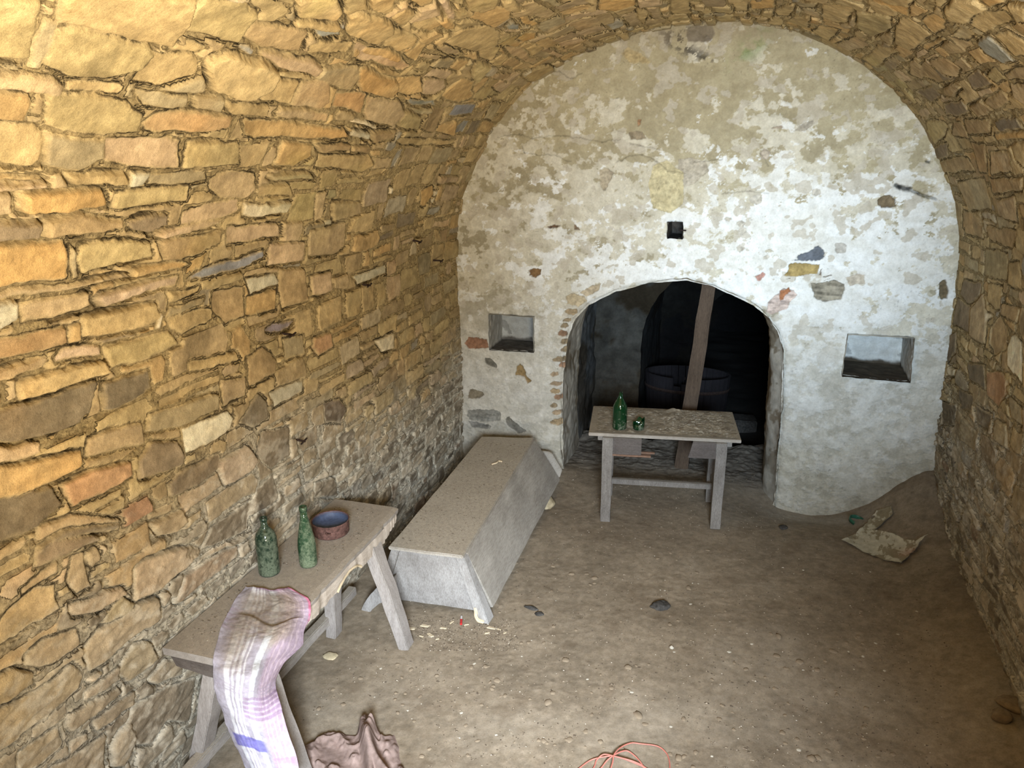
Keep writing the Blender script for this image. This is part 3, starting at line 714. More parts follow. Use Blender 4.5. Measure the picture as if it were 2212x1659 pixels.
# ------------------------------------------------------------------ reveal of the doorway
def sweep(name,P,ys,dfun,cfun,material,flip=False):
    P=np.array(P); L=np.linalg.norm(np.diff(P,axis=0),axis=1); S=np.concatenate([[0],np.cumsum(L)]); n=max(8,int(S[-1]/.015))
    s=np.linspace(0,S[-1],n); px=np.interp(s,S,P[:,0]); pz=np.interp(s,S,P[:,1])
    k=np.ones(5)/5; q=px.copy(); q[2:-2]=np.convolve(px,k,'valid'); px=q; q=pz.copy(); q[2:-2]=np.convolve(pz,k,'valid'); pz=q
    nx=np.gradient(pz); nz=-np.gradient(px); l=np.hypot(nx,nz); nx/=l; nz/=l
    S2,Y2=np.meshgrid(s,np.array(ys),indexing='ij'); hh=dfun(S2,Y2)
    V=np.stack([px[:,None]+nx[:,None]*hh,Y2,pz[:,None]+nz[:,None]*hh],-1)
    me=grid_mesh(name,V,np.ones((V.shape[0]-1,V.shape[1]-1),bool),np.clip(cfun(S2,Y2,V),.005,.9))
    return link(name,me,material)
def c_rev(S,Y,V):
    a=fbm(S*4,Y*4,3,5); b=fbm(S*18,Y*18,5,4); c=np.array((.50,.47,.40))*(1+.2*A3(b)); w=A3(sstep(.05,.2,a+.3*b)); c=c*(1-w)+np.array((.26,.22,.16))*w
    w=A3(sstep(.5,.1,V[...,2])*.4); return c*(1-w)+np.array((.3,.28,.24))*w
rv=sweep('trim_1',DOORP,np.arange(D+.0,D+.66,.02),lambda S,Y:.012*fbm(S*5,Y*5,9,3)+.004*fbm(S*25,Y*25,7,3)+.095*sstep(S.max()-2.6,S.max()-1.7,S)*sstep(0,.26,Y-D),c_rev,PLAST)
tag(rv,'thick plastered reveal of the arched doorway',kind='structure')
# ------------------------------------------------------------------ the rooms beyond: chamber, pier with arch, inner vault, second arch
INNER=attr_mat('shade_toned_plaster',40,.3,.6,.006)
def c_in(S,Y,V):  # plaster colours darkened to paint in the shade of the inner rooms
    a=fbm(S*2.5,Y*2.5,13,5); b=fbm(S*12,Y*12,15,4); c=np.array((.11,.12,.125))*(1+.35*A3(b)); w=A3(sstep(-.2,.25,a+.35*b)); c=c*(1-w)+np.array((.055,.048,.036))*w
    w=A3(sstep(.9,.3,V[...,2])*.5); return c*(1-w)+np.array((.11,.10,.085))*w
def arch(x0,x1,zs,zc,z0=-.6,n=24):
    xc=(x0+x1)/2; r=(x1-x0)/2
    return [(x0,z0)]+[(xc-r*math.cos(a),zs+(zc-zs)*math.sin(a)) for a in np.linspace(0,PI,n)]+[(x1,z0)]
YA=D+.62; YB=7.55; YC=9.7
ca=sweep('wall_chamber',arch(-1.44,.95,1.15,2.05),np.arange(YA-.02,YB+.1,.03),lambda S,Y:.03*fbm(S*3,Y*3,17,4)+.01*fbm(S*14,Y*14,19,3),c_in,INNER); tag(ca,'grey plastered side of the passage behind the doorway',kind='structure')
cb=sweep('wall_inner_vault',arch(-1.02,1.25,.65,1.80),np.arange(YB,YC+.1,.05),lambda S,Y:.02*fbm(S*3,Y*3,21,4)+.006*fbm(S*14,Y*14,23,3),lambda S,Y,V:c_in(S,Y,V)*.32,INNER); tag(cb,'low plastered vault deep behind the doorway',kind='structure')  # colour cut further, deeper shade painted into this vault
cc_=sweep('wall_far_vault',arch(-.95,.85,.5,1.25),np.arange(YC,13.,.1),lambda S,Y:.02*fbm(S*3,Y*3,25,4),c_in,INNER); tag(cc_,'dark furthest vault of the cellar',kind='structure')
def partition(name,y,opening,ext,label,q=.02,facing=-1,k=1.0):  # k below one darkens the colour, painting in shade
    xs=np.arange(ext[0],ext[1],q); zs=np.arange(ext[2],ext[3],q); X1,Z1=np.meshgrid(xs,zs,indexing='ij')
    sd=poly_sdf(opening,X1+.01*fbm(Z1*6,X1*6,3,3),Z1) if opening else np.full(X1.shape,-1.)
    g0,g1=np.gradient(sd,q); gl=np.maximum(np.hypot(g0,g1),.3); nr=np.abs(sd)<q*.9
    Xq=np.where(nr,X1-sd*g0/gl**2,X1); Zq=np.where(nr,Z1-sd*g1/gl**2,Z1)
    hh=.025*fbm(X1*3,Z1*3,5,4)+.012*fbm(X1*15,Z1*15,7,4)+.02*sstep(.1,.5,fbm(X1*5,Z1*12,9,3))
    V=np.stack([Xq,y-hh,Zq],-1); ct=(sd[:-1,:-1]+sd[1:,1:]+sd[1:,:-1]+sd[:-1,1:])/4
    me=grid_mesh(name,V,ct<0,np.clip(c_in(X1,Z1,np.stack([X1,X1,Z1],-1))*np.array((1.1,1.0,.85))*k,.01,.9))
    return tag(link(name,me,INNER),label,kind='structure')
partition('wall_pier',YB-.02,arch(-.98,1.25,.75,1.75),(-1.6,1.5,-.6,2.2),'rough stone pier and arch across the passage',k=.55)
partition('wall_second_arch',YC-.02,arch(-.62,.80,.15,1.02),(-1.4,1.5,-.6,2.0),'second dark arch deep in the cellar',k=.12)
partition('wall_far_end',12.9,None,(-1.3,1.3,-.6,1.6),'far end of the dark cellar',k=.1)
# niches and the square hole
def niche(name,P,dep,cw,cf,label,taper=.0):
    P=[np.array(q) for q in P]; Cn=sum(P)/4; zb=min(q[1] for q in P)
    G=[]; path=[]
    for i in range(4):
        for t in np.linspace(0,1,14,endpoint=False): path.append(P[i]*(1-t)+P[(i+1)%4]*t)
    path.append(P[0]); path=np.array(path); y0=D-.045
    ys=np.linspace(y0,D+dep,24); V=np.zeros((len(path),len(ys),3))
    for j,yy in enumerate(ys):
        k=1-taper*(yy-y0)/dep; q=Cn+(path-Cn)*k; V[:,j,0]=q[:,0]; V[:,j,2]=q[:,1]; V[:,j,1]=yy
    V[...,0]+=.004*fbm(V[...,1]*20,V[...,2]*20,3,3); V[...,2]+=.004*fbm(V[...,1]*20,V[...,0]*20,5,3)
    s=np.arange(len(path)); fl_=((s>=2*14)&(s<=3*14))[:,None]*np.ones(len(ys)); nz=fbm(V[...,0]*18+V[...,2]*18,V[...,1]*18,7,4)
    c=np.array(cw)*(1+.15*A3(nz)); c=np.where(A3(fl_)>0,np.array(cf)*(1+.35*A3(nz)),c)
    me=grid_mesh(name,V,np.ones((V.shape[0]-1,V.shape[1]-1),bool),np.clip(c,.01,.9)); me.polygons.foreach_set('use_smooth',np.zeros(len(me.polygons),bool))
    o=tag(link(name,me,PLAST),label,kind='structure')
    u,v=np.meshgrid(np.linspace(0,1,60),np.linspace(0,1,40),indexing='ij'); k=1-taper
    q0,q1,q2,q3=[Cn+(q-Cn)*k for q in P]; B=A3((1-u)*(1-v))*q0+A3(u*(1-v))*q1+A3(u*v)*q2+A3((1-u)*v)*q3
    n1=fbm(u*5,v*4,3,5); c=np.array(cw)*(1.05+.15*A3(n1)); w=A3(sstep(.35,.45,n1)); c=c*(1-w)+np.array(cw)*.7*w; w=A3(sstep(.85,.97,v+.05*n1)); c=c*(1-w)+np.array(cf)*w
    V=np.stack([B[...,0],D+dep+.008*n1-.008,B[...,1]],-1); me=grid_mesh(name+'_back',V,np.ones((59,39),bool),np.clip(c,.01,.9)); b=tag(link(name+'_back',me,PLAST,o),kind='structure')
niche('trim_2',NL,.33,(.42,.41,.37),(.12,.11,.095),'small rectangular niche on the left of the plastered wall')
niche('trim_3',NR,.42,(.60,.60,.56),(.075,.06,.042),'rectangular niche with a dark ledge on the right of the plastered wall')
niche('trim_4',HOLE,.30,(.07,.06,.05),(.05,.045,.04),'small square hole above the doorway arch')  # near-black colours put the shade inside the hole into its surface
partition('wall_chamber_front',D+.64,DOORP,(-1.7,1.2,-.6,2.3),'rear face of the end wall around the doorway')
# front wall behind the viewer with the entrance it is lit through
bm=bmesh.new()
def quad(bm,pts): bm.faces.new([bm.verts.new(p) for p in pts])
y=-1.2; X0,X1,Z0,Z1=-2.6,1.8,-.5,3.8; a0,a1,b0,b1=-.85,1.35,.7,3.25
for (p,q,r,s) in ((X0,a0,Z0,Z1),(a1,X1,Z0,Z1),(a0,a1,Z0,b0),(a0,a1,b1,Z1)):
    for yy in (y,y-.4): quad(bm,[(p,yy,r),(q,yy,r),(q,yy,s),(p,yy,s)])
for (p,q,r,s) in ((a0,a0,b0,b1),(a1,a1,b0,b1)): quad(bm,[(p,y,r),(p,y-.4,r),(p,y-.4,s),(p,y,s)])
for zz in (b0,b1): quad(bm,[(a0,y,zz),(a1,y,zz),(a1,y-.4,zz),(a0,y-.4,zz)])
m_,nt_,b_=mat('front_stone',.95); nt_.links.new(ramp(nt_,noise(nt_,3,6),[(.3,(.25,.18,.09)),(.7,(.5,.38,.2))]),b_.inputs['Base Color'])
tag(from_bm('wall_front',bm,m_),'stone front wall with the entrance opening',kind='structure')
# ------------------------------------------------------------------ earth floor
def fz(x,y,fineness=True):
    z=.27*np.exp(-((x-1.45)/.42)**2-((y-6.0)/.45)**2)+.12*sstep(.95,1.5,x)-.10*np.exp(-((x-.72)/.35)**2-((y-5.95)/.35)**2)-.05*np.exp(-((x-.3)/.3)**2-((y-5.9)/.3)**2)
    z=z+.03*np.exp(-((x+1.45)/.2)**2-((y-6.0)/.2)**2)
    z=z-.012+.012*fbm(x*1.7,y*1.7,2,3)
    z=np.where(y>6.0,z+.05*np.clip(y-6.0,0,1)*fbm(x*3,y*3,6,5,.6)+.011*fbm(x*13,y*19,8,4,.65)*sstep(6.0,6.3,y),z)
    z=z-.36*sstep(6.95,7.05,y+.10*fbm(x*4,y*4,12,3))
    if fineness: z=z+.0018*fbm(x*13,y*13,4,4)+.0007*fbm(x*60,y*60,6,2)
    return z
def floor_z(x,y): return float(fz(np.array([[x]],float),np.array([[y]],float))[0,0])
QF=.010
X,Y=np.meshgrid(np.arange(-2.5,1.7,QF),np.arange(.9,7.2,QF),indexing='ij')
z=fz(X,Y)
cl1=fbm(X*3,Y*3,7,5); cl2=fbm(X*22,Y*22,9,5); cl3=fbm(X*.9,Y*.9,11,3); cl4=fbm(X*80,Y*80,3,2)
dents=sstep(.55,.8,fbm(X*9,Y*12,13,3)); z=z-.0015*dents
clod=sstep(.50,.72,fbm(X*27,Y*33,1,3)); z=z+.003*clod*0+.002*clod*sstep(.0,.5,fbm(X*2,Y*2,5,3))
c=np.array((.25,.205,.148))*(1+.14*A3(cl1)+.16*A3(cl2)+.1*A3(cl4)); w=A3(sstep(.0,.7,cl3+.4*cl1)*.5); c=c*(1-w)+np.array((.30,.262,.205))*(1+.15*A3(cl2))*w
w=A3(sstep(.45,.8,fbm(X*6,Y*6,15,4))*.35); c=c*(1-w)+np.array((.16,.12,.08))*w
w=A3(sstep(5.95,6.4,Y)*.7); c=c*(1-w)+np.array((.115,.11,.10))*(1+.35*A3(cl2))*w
w=A3(np.exp(-((Y-5.8)/.14)**2)*sstep(.1,.4,X)*sstep(1.2,.8,X)*.5); c=c*(1-w)+np.array((.42,.40,.36))*w
FLOORM=attr_mat('trodden_earth',120,.28,.4,.0014)
fl=grid_mesh('floor',np.stack([X,Y,z],-1),np.ones((X.shape[0]-1,X.shape[1]-1),bool),np.clip(c,.01,.9)); tag(link('floor',fl,FLOORM),'trodden brown earth floor',kind='structure')
X,Y=np.meshgrid(np.arange(-1.6,1.5,.05),np.arange(6.9,13,.05),indexing='ij')
fl=grid_mesh('floor_inner',np.stack([X,Y,-.36+.02*fbm(X*3,Y*3,5,3)],-1),np.ones((X.shape[0]-1,X.shape[1]-1),bool),np.ones(X.shape+(3,))*np.array((.035,.034,.032))); tag(link('floor_inner',fl,FLOORM),'lower earth floor of the inner cellar',kind='structure')  # earth made near black, the inner cellar's shade is in its colour
X,Y=np.meshgrid(np.arange(-2.6,1.8,.2),np.arange(-1.6,1.0,.2),indexing='ij')
fl=grid_mesh('floor_entrance',np.stack([X,Y,-.012+0*X],-1),np.ones((X.shape[0]-1,X.shape[1]-1),bool),np.ones(X.shape+(3,))*np.array((.28,.22,.15))); tag(link('floor_entrance',fl,FLOORM),'earth floor below the entrance',kind='structure')
del X,Z,wx,wz,sd_door,f1,f2,f3,f4,f5,f6,VV,col,Y
# ------------------------------------------------------------------ daylight through the entrance
def area(name,loc,target,size,sizey,power,colr,spread=PI):
    l=bpy.data.lights.new(name,'AREA'); l.shape='RECTANGLE'; l.size=size; l.size_y=sizey; l.energy=power; l.color=colr; l.spread=spread
    o=bpy.data.objects.new(name,l); C.objects.link(o); o.location=loc
    o.rotation_euler=(Vector(target)-Vector(loc)).to_track_quat('-Z','Y').to_euler(); return o
area('sky_daylight',(.50,-1.15,2.75),(.10,5.95,1.80),1.1,.8,31,(.62,.80,1.0),math.radians(36))
area('sky_daylight_low',(.50,-1.15,2.65),(-1.0,2.9,-.1),1.0,.8,62,(.80,.89,1.0),math.radians(46))
area('ground_bounce',(.85,-1.15,1.2),(-1.1,1.3,3.7),.9,.7,200,(1.0,.87,.66),math.radians(104))

w=bpy.data.worlds.new('World'); bpy.context.scene.world=w; w.use_nodes=True
w.node_tree.nodes['Background'].inputs[0].default_value=(.75,.85,1,1); w.node_tree.nodes['Background'].inputs[1].default_value=.1
sc=bpy.context.scene; sc.view_settings.view_transform='Standard'; sc.view_settings.look='None'; sc.view_settings.gamma=1; sc.view_settings.exposure=0.0
sc.view_settings.use_curve_mapping=False
sc.cycles.max_bounces=7; sc.cycles.diffuse_bounces=2; sc.cycles.glossy_bounces=3; sc.cycles.transmission_bounces=8; sc.cycles.sample_clamp_indirect=6
sc.cycles.use_denoising=True; sc.cycles.use_adaptive_sampling=True; sc.cycles.adaptive_threshold=.03
# ================================================================== things
from mathutils import noise as mn
def vn(p,s,seed=0): return mn.noise(Vector((p.x*s+seed*3.7,p.y*s+seed*1.3,p.z*s)))
def hexa(bm,b,t):
    """solid between two loops of the same length (bottom b, top t)"""
    B=[bm.verts.new(p) for p in b]; T=[bm.verts.new(p) for p in t]; n=len(b)
    bm.faces.new(B[::-1]); bm.faces.new(T)
    for i in range(n): bm.faces.new((B[i],B[(i+1)%n],T[(i+1)%n],T[i]))
def box(bm,c,s):
    x,y,z=c; a,b,d=s[0]/2,s[1]/2,s[2]/2
    q=lambda zz:[(x-a,y-b,zz),(x+a,y-b,zz),(x+a,y+b,zz),(x-a,y+b,zz)]
    hexa(bm,q(z-d),q(z+d))
def beam(bm,p0,p1,w,d,side=(1,0,0),taper=1.0):
    p0=Vector(p0); p1=Vector(p1); a=(p1-p0).normalized(); s=Vector(side); s=(s-a*s.dot(a)).normalized(); t=a.cross(s)
    L=lambda p,k:[p+s*(w/2*i*k)+t*(d/2*j*k) for i,j in ((-1,-1),(1,-1),(1,1),(-1,1))]
    hexa(bm,L(p0,1),L(p1,taper))
def wear(bm,cuts=6,amp=.004,sc=9,bev=.004,seed=0,longest=.12):
    if bev: bmesh.ops.bevel(bm,geom=bm.edges[:]+bm.verts[:],offset=bev,segments=2,affect='EDGES')
    for _ in range(cuts):
        es=[e for e in bm.edges if e.calc_length()>longest]
        if not es: break
        bmesh.ops.subdivide_edges(bm,edges=es,cuts=1,use_grid_fill=True)
    for v in bm.verts:
        n=Vector((vn(v.co,sc,seed+1),vn(v.co,sc,seed+2),vn(v.co,sc,seed+3))); v.co+=n*amp+n*0.3*amp*vn(v.co,sc*6,seed+4)
def lathe(bm,prof,n=40,jag=None,arc=None):
    rings=[]; A=2*PI if arc is None else arc; m=n if arc is None else n+1
    for k,(r,z) in enumerate(prof):
        ring=[]
        for i in range(m):
            a=A*i/n; zz=z+(jag(a) if (jag and k in jag.rows) else 0); ring.append(bm.verts.new((r*math.cos(a),r*math.sin(a),zz)))
        rings.append(ring)
    for k in range(len(rings)-1):
        for i in range(n):
            j=(i+1)%m
            bm.faces.new((rings[k][i],rings[k][j],rings[k+1][j],rings[k+1][i]))
    return rings
def tube(bm,pts,r,n=8,closed_ends=True):
    P=[Vector(p) for p in pts]; rings=[]; up=Vector((0,0,1))
    for i,p in enumerate(P):
        d=(P[min(i+1,len(P)-1)]-P[max(i-1,0)]).normalized(); s=d.cross(up)
        if s.length<.05: s=d.cross(Vector((1,0,0)))
        s.normalize(); t=s.cross(d); rr=r(i/(len(P)-1)) if callable(r) else r
        rings.append([bm.verts.new(p+(s*math.cos(a)+t*math.sin(a))*rr) for a in np.arange(n)*2*PI/n])
    for a,b in zip(rings[:-1],rings[1:]):
        for i in range(n): bm.faces.new((a[i],a[(i+1)%n],b[(i+1)%n],b[i]))
    bm.faces.new(rings[0][::-1]); bm.faces.new(rings[-1])
def catmull(P,m=8):
    P=[Vector(p) for p in P]; out=[]
    for i in range(len(P)-1):
        a=P[max(i-1,0)]; b=P[i]; c=P[i+1]; d=P[min(i+2,len(P)-1)]
        for k in range(m):
            t=k/m; out.append(.5*((2*b)+(c-a)*t+(2*a-5*b+4*c-d)*t*t+(3*b-a-3*c+d)*t**3))
    out.append(P[-1]); return out
def at_floor(px,py,lift=0):
    r=ray(px,py); t=.5
    for _ in range(4000):
        x,y,z=r[0]*t,r[1]*t,H+r[2]*t
        if z<floor_z(x,y)+.0: break
        t+=max(.002,(z-floor_z(x,y))*.5)
    return Vector((x,y,floor_z(x,y)+lift))
# ---- materials for the things
def wood_mat(name,base,dark,light,grain=(1,9,9),sc=6,dust=.75,dustc=(.33,.285,.22),rough=.9):
    m,nt,b=mat(name,rough,.15)
    g=noise(nt,sc,6,.7,stretch=grain,dist=.6); g2=noise(nt,sc*9,4,.7,stretch=grain); n=noise(nt,3.1,5,.6); n3=noise(nt,45,5,.7)
    c=ramp(nt,g,[(.25,dark),(.5,base),(.75,light)]); c=mixc(nt,.5,c,ramp(nt,g2,[(.3,dark),(.6,light)]),'MIX')
    c=mixc(nt,1,c,ramp(nt,n,[(.3,(.75,.74,.72)),(.7,(1.15,1.15,1.13))]),'MULTIPLY')
    # dust that has settled on the faces turned upwards
    ge=N(nt,'ShaderNodeNewGeometry'); sx=N(nt,'ShaderNodeSeparateXYZ'); nt.links.new(ge.outputs['True Normal'],sx.inputs[0])
    mr=N(nt,'ShaderNodeMapRange'); mr.inputs[1].default_value=.35; mr.inputs[2].default_value=.9; mr.inputs[4].default_value=dust; nt.links.new(sx.outputs[2],mr.inputs[0])
    mm=N(nt,'ShaderNodeMath',operation='MULTIPLY'); nt.links.new(mr.outputs[0],mm.inputs[0]); nt.links.new(ramp(nt,n3,[(.2,(.7,)*3),(.45,(1,)*3)]),mm.inputs[1])
    dc=mixc(nt,ramp(nt,n3,[(.3,(0,0,0)),(.75,(1,1,1))]),tuple(x*.78 for x in dustc),tuple(min(1,x*1.25) for x in dustc))
    dc=mixc(nt,ramp(nt,noise(nt,150,3,.6),[(.60,(0,0,0)),(.66,(1,1,1))]),dc,tuple(x*.45 for x in dustc)); dc=mixc(nt,ramp(nt,noise(nt,120,2,.5,stretch=(1.1,1,1)),[(.70,(0,0,0)),(.74,(1,1,1))]),dc,(.62,.58,.48))
    c=mixc(nt,mm.outputs[0],c,dc); nt.links.new(c,b.inputs['Base Color'])
    bump(nt,b,[(g,.3,.004),(g2,.4,.0015),(n3,.4,.0012)])
    return m
W_GREY=wood_mat('weathered_grey_wood',(.33,.30,.27),(.19,.165,.145),(.48,.45,.42),(9,1,9),4,.85)
W_GREYZ=wood_mat('weathered_grey_wood_upright',(.30,.27,.245),(.17,.145,.13),(.46,.43,.41),(9,9,1),5,.7)
W_PALE=wood_mat('bare_pale_wood',(.50,.43,.36),(.33,.27,.22),(.66,.60,.53),(9,1,9),5,.8)
W_TAB=wood_mat('worn_table_wood',(.31,.27,.22),(.19,.155,.125),(.44,.40,.35),(1,9,9),4,.92,(.29,.24,.17))
W_TABZ=wood_mat('worn_leg_wood',(.19,.168,.15),(.09,.075,.065),(.33,.31,.28),(8,8,1.5),5,.5)
W_APRON=wood_mat('dark_apron_wood',(.10,.082,.074),(.055,.045,.04),(.17,.15,.135),(1.5,6,9),5,.5)
W_TROUGH=wood_mat('silver_grey_trough_wood',(.38,.35,.305),(.24,.215,.185),(.50,.47,.42),(6,1,6),2.2,.88,(.40,.35,.27))
W_END=wood_mat('trough_end_wood',(.31,.295,.28),(.17,.155,.14),(.46,.45,.44),(5,5,1.2),4,.6)
W_POST=wood_mat('post_wood',(.085,.058,.04),(.04,.028,.02),(.14,.10,.07),(9,9,.8),5,.4)
W_RAW=wood_mat('split_raw_wood',(.62,.50,.33),(.48,.36,.22),(.76,.66,.48),(9,1,9),9,.2)
W_TUB=wood_mat('tub_wood',(.018,.016,.019),(.01,.009,.01),(.03,.027,.03),(9,9,1),5,.5,(.03,.028,.028))  # wood and dust near black, inner cellar shade put into the colour
def plain(name,colr,rough=.9,var=.3,sc=30,bd=.001,metal=0,sp=.2):
    m,nt,b=mat(name,rough,sp); n=noise(nt,sc,5,.65)
    nt.links.new(ramp(nt,n,[(.3,tuple(c*(1-var) for c in colr)),(.7,tuple(min(1,c*(1+var)) for c in colr))]),b.inputs['Base Color'])
    b.inputs['Metallic'].default_value=metal; bump(nt,b,[(n,.5,bd)]); return m
def glass_mat(name,colr,dust,dustc=(.36,.37,.28),cover=(.42,.60)):
    m,nt,b=mat(name,.08,.5); b.inputs['Base Color'].default_value=(*colr,1); b.inputs['Transmission Weight'].default_value=.75; b.inputs['IOR'].default_value=1.48
    d=N(nt,'ShaderNodeBsdfDiffuse'); n=noise(nt,38,6,.75); n2=noise(nt,9,4,.6,stretch=(1,1,.5)); n4=noise(nt,160,3,.6)
    nt.links.new(mixc(nt,ramp(nt,n4,[(.3,(0,0,0)),(.7,(1,1,1))]),tuple(c*.7 for c in dustc),tuple(min(1,c*1.5) for c in dustc)),d.inputs[0])
    ad=N(nt,'ShaderNodeMath',operation='ADD'); nt.links.new(n,ad.inputs[0]); mu=N(nt,'ShaderNodeMath',operation='MULTIPLY'); nt.links.new(n2,mu.inputs[0]); mu.inputs[1].default_value=.9
    nt.links.new(mu.outputs[0],ad.inputs[1]); m3=N(nt,'ShaderNodeMapRange'); m3.inputs[1].default_value=cover[0]+.45; m3.inputs[2].default_value=cover[1]+.45; m3.inputs[4].default_value=dust; nt.links.new(ad.outputs[0],m3.inputs[0])
    mx=N(nt,'ShaderNodeMixShader'); nt.links.new(m3.outputs[0],mx.inputs[0]); nt.links.new(b.outputs[0],mx.inputs[1]); nt.links.new(d.outputs[0],mx.inputs[2])
    nt.links.new(mx.outputs[0],nt.nodes['Material Output'].inputs[0]); return m
G_A=glass_mat('dusty_green_glass',(.03,.09,.055),.92,(.105,.13,.092),(.36,.58)); G_B=glass_mat('bright_green_glass',(.06,.18,.09),.88,(.14,.175,.115),(.38,.60)); G_C=glass_mat('deep_green_glass',(.012,.10,.03),.75,(.17,.18,.13),(.56,.74))
IRON=plain('rusty_iron',(.045,.03,.025),.85,.5,60,.0008,.2)
# ---- the table in the doorway
TZ=.70; tr=empty('table',(-.52,5.488,0),math.radians(8)); tag(tr,'worn wooden table standing in front of the arched doorway, drawer missing','table')
def mk(name,m,parent,build,sm=False,**k):
    bm=bmesh.new(); build(bm); 
    if k: wear(bm,**k)
    return from_bm(name,bm,m,parent,sm)
top=mk('tabletop',W_TAB,tr,lambda b:box(b,(-.003,.055,TZ-.0125),(1.085,.585,.025)),bev=.003,amp=.0009,sc=7,longest=.06)
for i,(x,y) in enumerate(((-.405,-.22),(.405,-.22),(.405,.22),(-.405,.22))):
    mk('leg',W_TABZ,tr,lambda b:beam(b,(x,y,-.012),(x,y,TZ-.026),.072,.072,taper=1.06),bev=.003,amp=.003,sc=8,longest=.06,seed=i)
mk('apron_panel',W_APRON,tr,lambda b:box(b,(-.265,-.235,TZ-.092),(.21,.02,.13)),bev=.002,amp=.002,longest=.05)
mk('apron_panel',W_APRON,tr,lambda b:hexa(b,[(.175,-.245,TZ-.155),(.372,-.245,TZ-.155),(.372,-.225,TZ-.155),(.175,-.225,TZ-.155)],[(.205,-.245,TZ-.027),(.372,-.245,TZ-.027),(.372,-.225,TZ-.027),(.205,-.225,TZ-.027)]),bev=.002,amp=.003,longest=.05,seed=3)
rail=mk('drawer_rail',plain('reddish_bare_wood',(.20,.12,.08),.85,.3,25),tr,lambda b:(box(b,(-.235,-.225,TZ-.166),(.29,.035,.014)),box(b,(-.20,-.20,TZ-.152),(.28,.02,.012))),bev=.002,amp=.003,longest=.05,seed=4); rail['label']='broken reddish drawer rail'
for sx in (-1,1): mk('apron_side',W_APRON,tr,lambda b:box(b,(sx*.405,0,TZ-.092),(.022,.37,.13)),bev=.002,amp=.002,longest=.06)
for sx in (-1,1): mk('batten',W_TABZ,tr,lambda b:box(b,(sx*.462,.04,TZ-.045),(.035,.52,.038)),bev=.003,amp=.002,longest=.06)
for sx in (-1,1): mk('side_stretcher',W_TABZ,tr,lambda b:box(b,(sx*.405,0,.215),(.03,.38,.04)),bev=.003,amp=.002,longest=.06)
mk('stretcher',W_TABZ,tr,lambda b:box(b,(0,0,.215),(.79,.034,.042)),bev=.003,amp=.002,longest=.06)
TM=Matrix.Translation((-.52,5.488,0))@Matrix.Rotation(math.radians(8),4,'Z')
# dirt heaped on the table top
x,y=np.meshgrid(np.linspace(-.50,.52,230),np.linspace(-.215,.335,130),indexing='ij'); ed=np.minimum(np.minimum(x+.5,.52-x)/.12,np.minimum(y+.215,.335-y)/.07).clip(0,1)
hh=(.004+.014*np.exp(-((x-.02)/.3)**2-((y-.22)/.14)**2)+.020*np.exp(-((x-.07)/.09)**2-((y-.29)/.05)**2)+.006*fbm(x*14,y*14,3,4)+.004*sstep(.4,.7,fbm(x*45,y*45,5,2))+.003*fbm(x*90,y*90,7,2))*sstep(0,1,ed)*sstep(-.55,.05,x+.5*fbm(x*4,y*4,3,3))*sstep(.055,.09,np.hypot(x+.325,y+.128))*sstep(.045,.07,np.hypot(x+.185,y+.135))
c=np.array((.27,.225,.16))*(1+.25*A3(fbm(x*25,y*25,9,4))); w=A3(sstep(.50,.62,fbm(x*60,y*60,11,2))*.8); c=c*(1-w)+np.array((.40,.36,.29))*w; w=A3(sstep(.5,.7,fbm(x*22,y*44,13,3))*.6); c=c*(1-w)+np.array((.12,.09,.065))*w
me=grid_mesh('heap_of_dirt',np.stack([x,y,hh+.0045],-1),np.ones((229,129),bool),np.clip(c,.01,.9)); dirt=link('heap_of_dirt',me,attr_mat('loose_dirt',150,.3,.5,.0015)); dirt.matrix_world=TM@Matrix.Translation((0,.0,TZ)); tag(dirt,'loose dirt and crumbled plaster heaped over the table top','dirt',kind='stuff')
# ---- bottles
def bottle(name,loc,prof,m,label,rz=0,jag=None,group=None):
    r=empty(name,loc,rz); bm=bmesh.new(); inner=[(max(q-.003,.0005),z+(.004 if i<3 else 0)) for i,(q,z) in enumerate(prof)]
    lathe(bm,prof+inner[::-1] if jag is None else prof+inner[::-1],44,jag); 
    b=from_bm('bottle_body',bm,m,r,True); tag(r,label,'bottle',group); return b
pA=[(.001,.012),(.030,.004),(.050,.001),(.053,.010),(.053,.17),(.052,.195),(.045,.222),(.030,.243),(.0195,.256),(.0165,.27),(.0155,.296)]
pA=[(r,z) for r,z in pA]; rA=bottle('wine_bottle',at_z(583,1236,.702),pA,G_A,'squat dusty green wine bottle with sloping shoulders on the long bench')
lip=mk('bottle_lip',G_A,rA,lambda b:lathe(b,[(.0155,.290),(.0185,.291),(.0185,.309),(.013,.309),(.0125,.290)],32),True)
pB=[(.001,.012),(.026,.004),(.042,.001),(.045,.010),(.0455,.03),(.046,.11),(.043,.145),(.035,.19),(.026,.232),(.019,.27),(.0165,.31)]
rB=bottle('wine_bottle',at_z(667,1219,.702),pB,G_B,'slender tapering green wine bottle on the long bench beside the pan')
mk('bottle_lip',G_B,rB,lambda b:lathe(b,[(.0165,.305),(.020,.306),(.020,.330),(.014,.331),(.013,.305)],32),True)
mk('base_ring',G_B,rB,lambda b:lathe(b,[(.0455,.022),(.0468,.025),(.0455,.029)],40),True)
pC=[(.001,.012),(.032,.003),(.050,.001),(.053,.010),(.053,.150),(.050,.178),(.038,.205),(.024,.228),(.0165,.245),(.014,.262)]
class J:
    rows=(9,10)
    def __call__(s,a): return .022*max(0,math.sin(a*1.5+.3))+.012*math.sin(a*3+1)
rC=bottle('wine_bottle',TM@Vector((-.325,-.128,TZ+.006)),pC,G_C,'green wine bottle with a broken neck standing on the table',jag=J())
class J2:
    rows=(4,5)
    def __call__(s,a): return -.045*(.5+.5*math.cos(a*1+2.6))+.010*math.sin(a*5)
